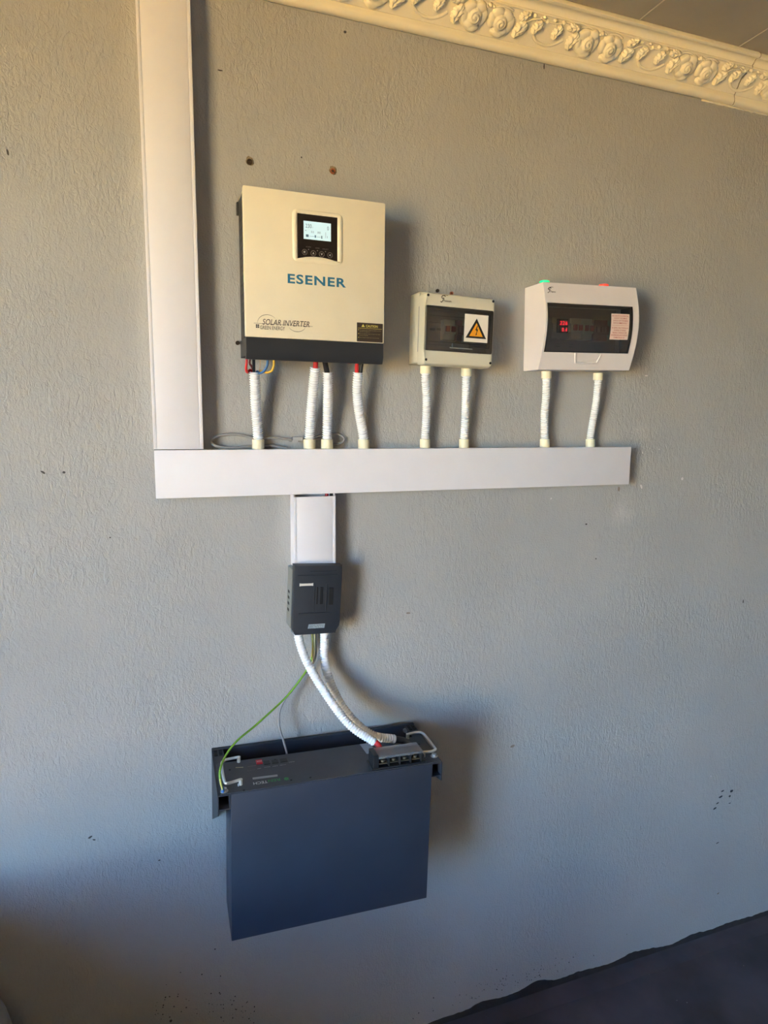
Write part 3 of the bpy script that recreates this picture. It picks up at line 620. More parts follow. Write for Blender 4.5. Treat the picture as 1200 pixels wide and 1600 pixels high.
wire([(385, 558, 0.075), (385.5, 566, 0.075), (384.5, 576, 0.07), (386.5, 582, 0.064), (391, 578, 0.055), (395, 583, 0.050), (397, 600, 0.045)], 0.0028, red_wire, 'red wire looping from inverter into the leftmost conduit')
wire([(396, 556, 0.075), (396.5, 570, 0.065), (397, 590, 0.048)], 0.0034, black_wire, 'black wire dropping straight from inverter into leftmost conduit')
wire([(391, 558, 0.06), (390, 568, 0.055), (394, 574, 0.05), (397, 590, 0.046)], 0.0024, mat('dark_red_wire', (90, 30, 40), 0.5), 'dark maroon wire behind the red one above leftmost conduit')
wire([(418, 556, 0.075), (417.5, 570, 0.072), (413, 579, 0.066), (406, 583, 0.058), (401, 581, 0.05), (399, 595, 0.046)], 0.0027, blue_wire, 'blue wire curving from inverter into the leftmost conduit')
wire([(427.5, 556, 0.070), (428, 568, 0.070), (425, 579, 0.066), (417, 582, 0.06), (408, 580, 0.052), (401, 584, 0.047), (400, 598, 0.045)], 0.0027, yellow_wire, 'yellow wire curving from inverter into the leftmost conduit')
wire([(406.5, 556, 0.07), (406.5, 570, 0.064), (405, 579, 0.055), (401, 592, 0.046)], 0.0009, mat('bare_wire', (190, 160, 130), 0.4), 'thin bare wire between the black and blue wires')
wire([(493.5, 560, 0.064), (493, 572, 0.061), (492, 585, 0.055)], 0.0058, red_wire, 'thick red cable entering the slanting conduit under inverter')
wire([(507, 562, 0.062), (509, 572, 0.056), (512, 588, 0.049)], 0.0062, black_wire, 'thick black cable entering the straight conduit under inverter')
wire([(558.5, 562, 0.062), (557.5, 574, 0.056), (557.5, 590, 0.050)], 0.0046, red_wire, 'red cable entering the curved conduit at inverter right end')
wire([(566, 562, 0.058), (564.5, 574, 0.052), (562, 590, 0.048)], 0.0046, black_wire, 'black cable beside the red one entering curved conduit')
bm = bmesh.new(); p = U(546, 570, 0.06); cyl(bm, (p.x, -0.06, 1.8905), (p.x, -0.06, 1.884), 0.004, 12); tag(rebase(obj('terminal_cap', bm, red_wire), (p.x, -0.06, 1.884)), 'small red terminal cap under the inverter', 'cap')
# coil of grey network cable lying on the trunking, behind the conduits
wire([(455, 687, 0.012), (430, 684, 0.012), (400, 685, 0.008), (372, 679, 0.007), (345, 680, 0.008), (331, 688, 0.012), (336, 696, 0.018), (360, 700, 0.020), (392, 697, 0.014), (420, 696, 0.010), (436, 698, 0.010), (448, 701, 0.012)], 0.0032, grey_wire, 'grey network cable looped on trunking beside the tall trunking', 'network_cable', 'cable')
cab = Frame(U(480, 686, 0.008)); nc = empty('network_cable', cab, 'grey network cable end with clear plug behind the middle conduits', 'cable')
bm = bmesh.new(); tube(bm, [U(*p) - cab.loc for p in ((476, 683.5, 0.010), (492, 683, 0.008), (510, 678, 0.007), (528, 678, 0.007), (537, 684, 0.008), (535, 691, 0.010), (525, 694, 0.012), (512, 691, 0.009), (500, 686, 0.006), (470, 688, 0.007), (452, 688, 0.009))], 0.0030, 10, 0.004); obj('cord', bm, grey_wire, nc, 60)
p = U(466, 686, 0.012) - cab.loc; bm = bmesh.new(); bx(bm, (p.x - 0.014, -0.010, p.z - 0.004), (p.x + 0.010, 0.002, p.z + 0.005), 0.001, 1); bx(bm, (p.x - 0.016, -0.012, p.z - 0.008), (p.x - 0.002, -0.010, p.z - 0.002)); obj('plug', bm, mat('plug_clear', (176, 172, 170), 0.2), nc)

# ------------------------------------------------------------------ beige breaker box
bf = Frame((0.601, 0, 1.892), ry=1.0); cb = empty('breaker_box', bf, 'small beige breaker box with smoked window and electric hazard sticker', 'breaker box')
B = lambda px, py, d=0.09: bf.at(px, py, d)
bw, bh = 0.187, 0.163; l0 = B(666.5, 457).x; l1 = B(773.5, 467).x; lz1 = B(666.5, 457).z; lz0 = B(661.5, 567).z
w0, w1, wz0, wz1 = B(664.5, 476).x, B(771, 487).x, B(662.5, 547).z, B(665, 476).z
bm = bmesh.new()                                                     # base: open tray, slightly larger than the lid at the back
for lo, hi in (((-0.001, -0.006, -0.001), (bw, -0.0005, bh)),): bx(bm, lo, hi, 0.002, 2)
for a_, b_ in (((-0.001, -0.055, -0.001), (0.004, -0.004, bh)), ((bw - 0.005, -0.055, -0.001), (bw, -0.004, bh)), ((-0.001, -0.055, -0.001), (bw, -0.004, 0.004)), ((-0.001, -0.055, bh - 0.005), (bw, -0.004, bh))): bx(bm, a_, b_, 0.0015, 2)
obj('base', bm, beige_plastic, cb)
bm = bmesh.new()                                                     # lid: rounded rim with window opening
out_b = rrect(l0 - 0.003, l1 + 0.003, lz0 - 0.003, lz1 + 0.003, 0.010); out_f = rrect(l0, l1, lz0, lz1, 0.008)
win = rrect(w0, w1, wz0, wz1, 0.003)
R_ = [[bm.verts.new((p[0], y, p[1])) for p in ring] for ring, y in ((out_b, -0.052), (out_b, -0.078), (out_f, -0.0885), (rrect(l0 + 0.002, l1 - 0.002, lz0 + 0.002, lz1 - 0.002, 0.007), -0.090), (win, -0.090), (win, -0.070), (rrect(w0 - 0.001, w1 + 0.001, wz0 - 0.001, wz1 + 0.001, 0.003), -0.052))]
nn = len(out_b)
for r0, r1 in zip(R_, R_[1:] ):
    for k in range(nn): bm.faces.new((r0[k], r0[(k + 1) % nn], r1[(k + 1) % nn], r1[k]))
obj('lid', bm, beige_plastic, cb, 40)
bm = bmesh.new(); bx(bm, (w0 - 0.001, -0.058, wz0 - 0.001), (w1 + 0.001, -0.052, wz1 + 0.001)); obj('inner_panel', bm, mat('inner_grey', (150, 150, 150), 0.6), cb, 0)
bm = bmesh.new(); poly_y(bm, rrect(w0 + 0.0006, w1 - 0.0006, wz0 + 0.0006, wz1 - 0.0006, 0.003), -0.0895, -0.0925, 0.0008); bmesh.ops.recalc_face_normals(bm, faces=bm.faces)
obj('window', bm, smoke, cb, 30)
bm = bmesh.new(); ra, rb = B(668, 483, 0.093), B(764, 541, 0.093)   # raised line round the door and latch
t_ = 0.0008
zt, zb_ = B(670, 484, 0.093).z, B(670, 538.5, 0.093).z
for lo, hi in (((ra.x, zt - t_), (rb.x, zt)), ((ra.x, zb_), (rb.x, zb_ + t_)), ((ra.x, zb_), (ra.x + t_, zt)), ((rb.x - t_, zb_), (rb.x, zt))): bx(bm, (lo[0], -0.0936, lo[1]), (hi[0], -0.0924, hi[1]))
obj('door_edge', bm, mat('door_edge_dark', (36, 36, 40), 0.3), cb, 0)
la_, lb_ = B(706, 543, 0.093), B(733, 538, 0.093); bm = bmesh.new(); bx(bm, (la_.x, -0.0955, la_.z), (lb_.x, -0.0925, lb_.z), 0.0008, 1); obj('latch', bm, mat('latch_dark', (60, 60, 62), 0.25), cb)
bm = bmesh.new(); bx(bm, (la_.x - 0.006, -0.0962, la_.z - 0.002), (lb_.x + 0.008, -0.0925, la_.z + 0.0002), 0.0006, 1); obj('latch_lip', bm, mat('latch_lip_grey', (150, 150, 146), 0.15), cb)
for px, py in ((666.8, 459.5), (772, 469.5), (662.5, 561.5), (766, 567.5)):
    p = B(px, py); p.x = min(max(p.x, l0 + 0.0045), l1 - 0.0045); p.z = min(max(p.z, lz0 + 0.005), lz1 - 0.005); bm = bmesh.new(); cyl(bm, (p.x, -0.089, p.z), (p.x, -0.0906, p.z), 0.0030, 14); bx(bm, (p.x - 0.002, -0.0910, p.z - 0.0004), (p.x + 0.002, -0.0904, p.z + 0.0004)); obj('lid_screw', bm, dark, cb)
def breakers(frame, par, spec, ybk, yf):
    """spec: (px0, px1, py_top, py_bottom, handle colour or None)"""
    for px0, px1, pt, pb, hm, dk in spec:
        a, b = frame.at(px0, pb, yf), frame.at(px1, pt, yf)
        bm = bmesh.new(); bx(bm, (a.x, -yf + 0.006, a.z), (b.x, -ybk, b.z), 0.0008, 1); zc = (a.z + b.z) / 2; hh = (b.z - a.z) * 0.22; bx(bm, (a.x, -yf, zc - hh), (b.x, -ybk, zc + hh), 0.0006, 1)
        br = obj('breaker', bm, dk, par)
        if hm:
            n = max(1, round((b.x - a.x) / 0.017)); wd = (b.x - a.x) / n
            for k in range(n):
                bm = bmesh.new(); bx(bm, (a.x + wd * k + wd * 0.18, -yf - 0.006, zc - hh * 0.5), (a.x + wd * (k + 1) - wd * 0.18, -yf + 0.001, zc + hh * 0.75), 0.0008, 1); obj('switch_lever', bm, hm, br)
dim_red = mat('breaker_dark_red', (150, 24, 32), 0.5)
breakers(bf, cb, ((694, 713, 500, 530, breaker_red, breaker_grey), (715, 725, 500, 532, dim_red, dim_red), (727, 748, 501, 534, breaker_red, breaker_grey)), 0.057, 0.080)
for px in (672, 683):
    p, q = B(px, 516, 0.06), B(px + 8, 513, 0.06); bm = bmesh.new(); bx(bm, (p.x, -0.0592, p.z), (q.x, -0.0575, q.z)); obj('slot', bm, dark, cb, 0)
for z_ in (492, 503, 533): 
    p, q = B(671, z_, 0.06), B(760, z_, 0.06); bm = bmesh.new(); bx(bm, (p.x, -0.0602, p.z - 0.0008), (q.x, -0.0575, p.z + 0.0008)); obj('panel_ridge', bm, mat('ridge_dark', (76, 76, 80), 0.5), cb, 0)
# hazard sticker
a, b = B(724.5, 533.5, 0.0925), B(763, 492.5, 0.0925); sa, sb = a, Vector((b.x, 0, B(725, 490, 0.0925).z)); sw, sh = sb.x - sa.x, sb.z - sa.z
bm = bmesh.new(); bx(bm, (sa.x, -0.0938, sa.z), (sb.x, -0.0924, sb.z)); st = tag(obj('warning_sticker', bm, paper, cb, 0), 'white sticker with yellow high voltage triangle')
bm = bmesh.new(); decal(bm, [(sa.x + sw * u, sa.z + sh * v) for u, v in ((0.06, 0.14), (0.94, 0.14), (0.50, 0.86))], -0.0940); obj('triangle_border', bm, print_black, st, 0)
bm = bmesh.new(); decal(bm, [(sa.x + sw * u, sa.z + sh * v) for u, v in ((0.21, 0.21), (0.79, 0.21), (0.50, 0.70))], -0.0942); obj('triangle_fill', bm, mat('hazard_orange', (238, 160, 36), 0.5), st, 0)
bm = bmesh.new(); decal(bm, [(sa.x + sw * u, sa.z + sh * v) for u, v in ((0.46, 0.44), (0.53, 0.60), (0.56, 0.60), (0.52, 0.46), (0.58, 0.49), (0.515, 0.30), (0.545, 0.31), (0.49, 0.23), (0.475, 0.315), (0.495, 0.305), (0.52, 0.42))], -0.0944); obj('lightning_mark', bm, print_black, st, 0)
def swirl_logo(par, pt, sc, y, s_):
    bm = bmesh.new(); tube(bm, [(pt.x + x * sc, y, pt.z + z * sc) for x, z in ((0.9, 1.0), (0.4, 1.25), (-0.1, 0.9), (0.1, 0.5), (0.5, 0.6), (0.3, 0.1), (-0.1, -0.4), (-0.35, -0.2))], sc * 0.09, 6, sc * 0.08)
    tube(bm, [(pt.x + x * sc, y, pt.z + z * sc) for x, z in ((0.1, 1.2), (0.8, 1.35), (1.6, 1.3))], sc * 0.05, 6, sc * 0.08); obj('logo', bm, print_grey, par, 60)
    lettering(s_, (pt.x + sc * 0.5, y, pt.z - sc * 0.25), (pt.x + sc * 2.5, y, pt.z + sc * 0.25), print_grey, par, bold=0.02, lift=0.0004)
p = B(690.5, 469.5); swirl_logo(cb, p, 0.0095, -0.0903, 'Fonoum')

# ------------------------------------------------------------------ white distribution box with lamps
df = Frame((0.9235, 0, 1.8865), ry=-1.5); db = empty('distribution_box', df, 'white distribution box with green and red lamps on top', 'breaker box')
Dw, Dh = 0.280, 0.2085
def prof_y(z):                                                       # bulging front: depth as a function of height
    u = z / Dh; return 0.064 + 0.030 * math.sin(math.pi * min(1, max(0, (u + 0.06) / 1.18))) ** 1.0 + 0.008 * u
def Dp(px, py):
    d = 0.085
    for _ in range(6): p = df.at(px, py, d); d = prof_y(p.z)
    return p
wx0, wx1 = Dp(855, 512).x, Dp(987.5, 512).x; z0w, z1w = Dp(852, 550).z, Dp(856, 473).z
def slab(z0, z1, back, off=0.0, n=14):
    zz = [z0 + (z1 - z0) * k / n for k in range(n + 1)]
    return [(-back, z0)] + [(-(prof_y(z) + off), z) for z in zz] + [(-back, z1)]
bm = bmesh.new()
poly_x(bm, slab(0, Dh, 0.0005), 0, wx0); poly_x(bm, slab(0, Dh, 0.0005), wx1, Dw); poly_x(bm, slab(0, z0w, 0.0005), wx0, wx1); poly_x(bm, slab(z1w, Dh, 0.0005), wx0, wx1); bx(bm, (wx0, -0.03, z0w), (wx1, -0.0005, z1w))
bmesh.ops.remove_doubles(bm, verts=bm.verts, dist=0.00005)
obj('housing', bm, box_white, db, 40)
bm = bmesh.new(); bx(bm, (wx0, -0.034, z0w), (wx1, -0.030, z1w)); obj('inner_panel', bm, mat('db_inner', (150, 142, 136), 0.6), db, 0)
bm = bmesh.new()                                                     # curved smoked door
n = 16
for k in range(n):
    za, zb = z0w + 0.0006 + (z1w - z0w - 0.0012) * k / n, z0w + 0.0006 + (z1w - z0w - 0.0012) * (k + 1) / n
    for off in (0.0018, -0.0004): bm.faces.new([bm.verts.new(v) for v in ((wx0 + 0.0005, -(prof_y(za) + off), za), (wx1 - 0.0005, -(prof_y(za) + off), za), (wx1 - 0.0005, -(prof_y(zb) + off), zb), (wx0 + 0.0005, -(prof_y(zb) + off), zb))])
bmesh.ops.remove_doubles(bm, verts=bm.verts, dist=0.00005); obj('door', bm, smoke, db, 40)
bm = bmesh.new(); gl = mat('door_rim_black', (24, 20, 22), 0.3)
poly_x(bm, slab(z0w, z1w, 0.06, 0.0022), wx1 - 0.0065, wx1 - 0.0002); poly_x(bm, slab(z0w, z1w, 0.06, 0.0022), wx0 + 0.0002, wx0 + 0.0022); poly_x(bm, slab(z0w, z0w + 0.0022, 0.06, 0.0022, 2), wx0, wx1); poly_x(bm, slab(z1w - 0.0022, z1w, 0.06, 0.0022, 2), wx0, wx1)
obj('door_rim', bm, gl, db, 40)
# thumb notch under the door
a, b = Dp(897, 561), Dp(937, 560); nz0 = Dp(915, 567).z; nn_ = rrect(a.x, b.x, nz0, z0w - 0.0002, 0.010, 6); nn_ = [(x, min(z, z0w - 0.0004)) for x, z in nn_]
ux0, ux1, uz0 = a.x, b.x, nz0
up = [(ux0, z0w - 0.001), (ux0 + 0.001, z0w - 0.008), (ux0 + 0.005, uz0 + 0.005), (ux0 + 0.012, uz0), (ux1 - 0.012, uz0), (ux1 - 0.005, uz0 + 0.005), (ux1 - 0.001, z0w - 0.008), (ux1, z0w - 0.001)]
bm = bmesh.new(); tube(bm, [Vector((x, -(prof_y(z) - 0.0002), z)) for x, z in up], 0.0030, 10, 0.0025)
bm.verts.ensure_lookup_table()
pad = [(ux0 + 0.006, z0w - 0.001), (ux0 + 0.007, z0w - 0.008), (ux0 + 0.013, uz0 + 0.006), (ux1 - 0.013, uz0 + 0.006), (ux1 - 0.007, z0w - 0.008), (ux1 - 0.006, z0w - 0.001)]
f0 = [bm.verts.new((x, -(prof_y(z) + 0.0004 + 0.0035 * (z - uz0) / (z0w - uz0)), z)) for x, z in pad]; bm.faces.new(f0)
obj('thumb_notch', bm, box_white, db, 50)
breakers(df, db, ((864, 893, 496, 528, None, mat('meter_grey', (160, 162, 148), 0.5)), (894, 911, 497, 529, breaker_red, breaker_grey), (912, 928, 498, 530, breaker_red, breaker_grey), (929, 952, 500, 532, dim_red, dim_red)), 0.033, 0.066)
a, b = df.at(871, 519.5, 0.070), df.at(888, 498.5, 0.070); bm = bmesh.new(); bx(bm, (a.x, -0.0704, a.z), (b.x, -0.066, b.z)); mt = obj('meter_display', bm, dark, db, 0)
for s_, x0_, x1_, y0_, y1_ in (('226', 874.5, 886.5, 507.5, 501.5), ('0.4', 878, 886, 518, 512)):
    p, q = df.at(x0_, y0_, 0.0706), df.at(x1_, y0_ + 0.6, 0.0706); t_ = df.at(x0_, y1_, 0.0706); lettering(s_, (p.x, -0.0706, p.z), (q.x, -0.0706, t_.z), led_red, mt, name='meter_digits', shear=0.12, spacing=1.15)
for s1, s2, px in (('INV', 'MAIN', 872.5), ('GRID', 'MAIN', 893), ('L', 'IN', 910.5), ('ON', 'OFF', 929), ('AC', 'OUT', 938.5)):
    for s_, py in ((s1, 537.5 + (px - 872) * 0.045), (s2, 541 + (px - 872) * 0.045)):
        p = df.at(px, py, 0.036); wd = 0.0030 * len(s_); lettering(s_, (p.x - wd / 2, -0.0345, p.z - 0.0013), (p.x + wd / 2, -0.0345, p.z + 0.0013), print_black, db, bold=0.01)
# paper label stuck on the curved door
a, b = Dp(951, 531), Dp(982.5, 492.5); sx0, sx1 = a.x, b.x; sz0, sz1 = Dp(951, 530.5).z, Dp(953, 490).z; off = 0.0026
def curved(verts_xz, o_): return [Vector((x, -(prof_y(z) + o_), z)) for x, z in verts_xz]
bm = bmesh.new(); n = 8
for k in range(n):
    za, zb = sz0 + (sz1 - sz0) * k / n, sz0 + (sz1 - sz0) * (k + 1) / n; bm.faces.new([bm.verts.new(v) for v in curved(((sx0, za), (sx1, za), (sx1, zb), (sx0, zb)), off)])
bmesh.ops.remove_doubles(bm, verts=bm.verts, dist=0.00005); pl = tag(obj('door_label', bm, mat('label_pale_pink', (232, 208, 196), 0.6, vary=0.03), db, 60), 'pale label with two blocks of small red capitals')
rows_ = ['IN CASE OF ACCIDENTAL', 'CONTACT OR DAMAGE', 'SWITCH OFF THE MAIN', 'SWITCH IMMEDIATELY', None, 'IN GEVAL VAN TOEVALLIG', 'KONTAK OF SKADE', 'SKAKEL DADELIK DIE', 'HOOFSKAKELAAR DADELIK', 'ONMIDDELLIK AF']
sl = sz1 - sz0
for k, s_ in enumerate(rows_):
    zc = sz1 - sl * (0.085 + 0.093 * k)
    if s_ is None:
        bm = bmesh.new(); bm.faces.new([bm.verts.new(v) for v in curved(((sx0 + 0.003, zc), (sx1 - 0.003, zc), (sx1 - 0.003, zc + 0.0005), (sx0 + 0.003, zc + 0.0005)), off + 0.0003)]); obj('label_rule', bm, print_red, pl, 0); continue
    wd = min(0.90, len(s_) * 0.043) * (sx1 - sx0) / 2; c_ = (sx0 + sx1) / 2
    y_ = -(prof_y(zc) + off + 0.0001); lettering(s_, (c_ - wd, y_, zc - sl * 0.030), (c_ + wd, y_, zc + sl * 0.030), print_red, pl, bold=0.01, lift=0.0004)
p = Dp(857, 455.5); swirl_logo(db, p, 0.0080, -(prof_y(p.z) + 0.0004), 'Tavo')
for px, m_, nm in ((850.5, lamp_green, 'green'), (943, lamp_red, 'red')):
    p = df.at(px, 447, 0.055); bm = bmesh.new(); cyl(bm, (p.x, -0.055, Dh - 0.001), (p.x, -0.055, Dh + 0.0035), 0.0145, 24); rim = obj('lamp_collar', bm, mat('lamp_collar_' + nm, (20, 110, 70) if nm == 'green' else (150, 30, 24), 0.3), db)
    bm = bmesh.new(); cyl(bm, (p.x, -0.055, Dh + 0.003), (p.x, -0.055, Dh + 0.0085), 0.0125, 24); bmesh.ops.bevel(bm, geom=[e for e in bm.edges if e.calc_length() < 0.004 and max(v.co.z for v in e.verts) > Dh + 0.008 and min(v.co.z for v in e.verts) > Dh + 0.008], offset=0.0015, segments=2, affect='EDGES')
    tag(obj('lamp', bm, m_, db), 'glowing %s indicator lamp' % nm)

# ------------------------------------------------------------------ black fuse disconnector
ff = Frame(U(452, 990, 0), ry=2.6); fu = empty('fuse_disconnector', ff, 'black fuse disconnector with white tag below the short trunking', 'fuse box')
Q = lambda px, py, d=0.065: ff.at(px, py, d)
fx0, fx1 = Q(459.5, 885).x, Q(534.5, 885).x; fz1 = Q(460, 884.5).z; fz0 = Q(457, 991).z
bm = bmesh.new(); poly_y(bm, [(fx0 + 0.006, fz0 + 0.010), (fx1 - 0.004, fz0 + 0.006), (fx1 - 0.002, fz1 - 0.01), (fx0 + 0.006, fz1 - 0.01)], -0.0005, -0.042)
obj('base', bm, mat('fuse_base_grey', (96, 100, 98), 0.5), fu, 20)
bm = bmesh.new()                                                     # left cheek, greenish grey, with four dark slots
bx(bm, (fx0 - 0.0005, -0.046, fz0 + 0.008), (fx0 + 0.007, -0.0005, fz1 - 0.012), 0.001, 1); ck = tag(obj('side_plate', bm, mat('cheek_grey', (128, 130, 124), 0.5), fu), 'grey side plate with dark slots')
for py in (924, 933, 942, 952):
    p = Q(452, py, 0.02); bm = bmesh.new(); bx(bm, (fx0 - 0.0010, -0.028, p.z - 0.003), (fx0 + 0.001, -0.012, p.z + 0.003)); obj('slot', bm, dark, ck, 0)
bm = bmesh.new()                                                     # front cover: bevelled, narrowing at the lower right
Zc = lambda px, py: (Q(px, py).x, Q(px, py).z)
outl = [Zc(460.5, 884), Zc(535, 883), Zc(534, 905), Zc(531, 970), Zc(528, 976), Zc(524, 989), Zc(461, 993), Zc(457, 985), Zc(458, 960)]
poly_y(bm, outl, -0.040, -0.066, 0.0028); cover = obj('front_cover', bm, black_plastic, fu)
bm = bmesh.new()
for (xa, ya, xb, yb_) in ((493.5, 944, 497, 917), (499, 944, 505, 917), (513, 945, 521, 918)):
    p, q = Q(xa, ya), Q(xb, yb_); bx(bm, (p.x, -0.0668, p.z), (q.x, -0.0655, q.z), 0.0005, 1)
obj('inspection_slot', bm, dark, cover)
bm = bmesh.new()
for (xa, ya, xb, yb_) in ((466, 958, 524, 957), (465, 899, 527, 898.2), (490, 956, 490.8, 912), (509, 956, 509.8, 912)):
    p, q = Q(xa, ya), Q(xb, yb_); bx(bm, (p.x, -0.0676, min(p.z, q.z)), (q.x, -0.0655, max(p.z, q.z)), 0.0004, 1)
bx(bm, (Q(500, 893).x - 0.024, -0.0675, Q(500, 893).z - 0.002), (Q(500, 893).x + 0.04, -0.0655, Q(500, 893).z + 0.0015), 0.0008, 1)
obj('moulded_rib', bm, black_plastic, cover)
p, q = Q(467.5, 916), Q(489, 910.5); bm = bmesh.new(); xa, xb, za, zb = p.x, q.x, p.z + 0.0012, q.z - 0.0006
decal(bm, [(xa, za - 0.001), (xa + 0.004, za), (xb - 0.004, za), (xb, za - 0.0005), (xb, zb + 0.001), (xb - 0.004, zb), (xa + 0.004, zb), (xa, zb + 0.001)], -0.0685); decal(bm, [(xa, za - 0.001), (xa + 0.004, za), (xb - 0.004, za), (xb, za - 0.0005), (xb, zb + 0.001), (xb - 0.004, zb), (xa + 0.004, zb), (xa, zb + 0.001)][::-1], -0.0660)
tag(obj('tag', bm, paper, cover, 0, recalc=False), 'small white bow-shaped tag')
p, q = Q(480.5, 982), Q(507.5, 974.5); bm = bmesh.new(); decal(bm, [(p.x, p.z), (q.x - 0.0015, p.z - 0.0002), (q.x, q.z + 0.001), (p.x + 0.002, q.z + 0.0008)], -0.0668)
rl = tag(obj('rating_label', bm, mat('label_silver', (150, 162, 168), 0.4), cover, 0), 'small silver rating label')
for k, s_ in enumerate(('160A 690V', '00 RT16', 'DC 250V')): zz = q.z - 0.0024 - 0.0034 * k; lettering(s_, (p.x + 0.003, -0.0669, zz - 0.0006), (q.x - 0.003, -0.0669, zz + 0.001), print_black, rl)
for px, py in ((458.5, 988), (523.5, 984)):
    p = Q(px, py, 0.050); bm = bmesh.new(); cyl(bm, (p.x, -0.035, p.z), (p.x, -0.054, p.z), 0.0042, 12); obj('corner_screw', bm, steel, fu)

# ------------------------------------------------------------------ battery and its wall tray
bt = Frame(U(330.5, 1170, 0), ry=1.1, rz=-1.3)
tray = empty('wall_tray', bt, 'black metal wall tray holding the battery, fixed to wall', 'bracket')
A = lambda px, py, d: bt.at(px, py, d)
TW = A(645, 1128, 0.0).x; t = 0.002; AD = 0.196
bft = Frame(bt.loc, 1.1, -1.3); bat = empty('battery', bft, 'large dark blue-grey rack battery hanging in black wall tray', 'battery')
ztop = A(361, 1240, 0.2).z                                           # top plate of the battery = its rack front
bxl, bxr = A(361, 1240, 0.2).x, A(675.6, 1191, 0.2).x; zbt = A(362, 1471, 0.2).z
bm = bmesh.new(); bx(bm, (0.0, -0.004, -0.115), (TW, -0.0008, 0.002), 0.0008, 1); bx(bm, (0.0, -0.010, -0.001), (TW, -0.0008, 0.0025), 0.0008, 1); obj('back_plate', bm, tray_paint, tray, 20)
def arm(xo, xi, gusset):
    """outer cheek cut obliquely, top flange with slots, front end left open like a channel"""
    s = 1 if xi > xo else -1; a_, b_ = min(xo, xo + s * t), max(xo, xo + s * t)
    bm = bmesh.new(); poly_x(bm, [(-0.001, 0.0), (-AD, ztop - 0.004), (-AD, ztop - 0.050), (-0.001, gusset)], a_, b_); ch = obj('side_cheek', bm, tray_paint, tray, 0)
    bm = bmesh.new(); lo, hi = min(xo, xi), max(xo, xi)
    poly_x(bm, [(-0.001, 0.0), (-AD, ztop - 0.004), (-AD, ztop - 0.006), (-0.001, -0.002)], lo, hi)
    poly_x(bm, [(-0.12, ztop - 0.006), (-AD, ztop - 0.006), (-AD, ztop - 0.036), (-0.12, ztop - 0.036)], min(xi, xi - s * t), max(xi, xi - s * t)); bx(bm, (lo, -AD, ztop - 0.038), (hi, -0.12, ztop - 0.036))
    bx(bm, (lo, -0.122, ztop - 0.036), (hi, -0.12, ztop - 0.006))
    obj('top_flange', bm, tray_paint, tray, 0)
    bm = bmesh.new()
    for k in range(2):
        for j in range(2): bx(bm, (lo + 0.004 + 0.011 * k, -0.022 - 0.014 * j, -0.0035), (lo + 0.012 + 0.011 * k, -0.012 - 0.014 * j, 0.0012 - 0.0003 * j))
    obj('flange_slot', bm, dark, tray, 0)
arm(0.0, bxl - 0.001, A(329.8, 1280, 0.0).z)
arm(max(TW, A(692, 1188, 0.2).x), bxr + 0.001, -0.10)
p = A(633, 1141, 0.006); bm = bmesh.new(); cyl(bm, (p.x, -0.003, p.z), (p.x, -0.011, p.z), 0.006, 6); obj('anchor_bolt', bm, steel, tray)
# battery case and plates
bm = bmesh.new(); bx(bm, (bxl, -0.200, zbt), (bxr, -0.072, ztop - 0.0015), 0.0015, 2); obj('case', bm, case_paint, bat)
ex0, ex1 = 0.006, max(TW, A(692, 1188, 0.2).x) - 0.004
bm = bmesh.new(); poly_z(bm, rrect(ex0, ex1, -0.199, -0.071, 0.003, 3), ztop - 0.0012, ztop + 0.001)
top = obj('front_plate', bm, plate_paint, bat, 0)
TZ = ztop + 0.001
K = lambda px, py, h=0.0: bft.atz(px, py, TZ + h)
def handle(pts, feet):
    bm = bmesh.new(); tube(bm, [K(px, py, 0.012) for px, py in pts], 0.0031, 12, 0.003)
    for px, py in feet:
        p = K(px, py, 0.012); cyl(bm, (p.x, p.y, TZ), (p.x, p.y, TZ + 0.013), 0.0042, 12)
    h_ = obj('handle', bm, chrome, bat, 50); return h_
tag(handle([(373, 1183), (362, 1185), (351, 1188), (346.5, 1193), (347.5, 1206), (350.5, 1220), (355, 1224), (376, 1218)], [(373, 1183), (376, 1218)]), 'chrome bar handle')
tag(handle([(637, 1147), (650, 1144.5), (659, 1145), (666, 1151), (679, 1168), (680, 1171), (674, 1174), (662, 1175)], [(637, 1147), (662, 1175)]), 'chrome bar handle')
for px, py in ((349.5, 1237), (680.5, 1180)):
    p = K(px, py, 0.002); p.x = min(max(p.x, ex0 + 0.008), ex1 - 0.008); p.y = max(p.y, -0.189); bm = bmesh.new(); cyl(bm, (p.x, p.y, TZ - 0.0005), (p.x, p.y, TZ + 0.0012), 0.0085, 20); cyl(bm, (p.x, p.y, TZ + 0.001), (p.x, p.y, TZ + 0.007), 0.006, 6); obj('bolt', bm, steel, bat, 30)
bm = bmesh.new()
for px, py in ((430, 1187), (455, 1219), (580, 1185), (462, 1175), (640, 1158), (655, 1163), (381, 1235), (359, 1203), (485, 1215)):
    p = K(px, py); cyl(bm, (p.x, p.y, TZ - 0.0004), (p.x, p.y, TZ + 0.0006), 0.0024, 10)
tag(obj('plate_screw', bm, dark, bat), kind='stuff')
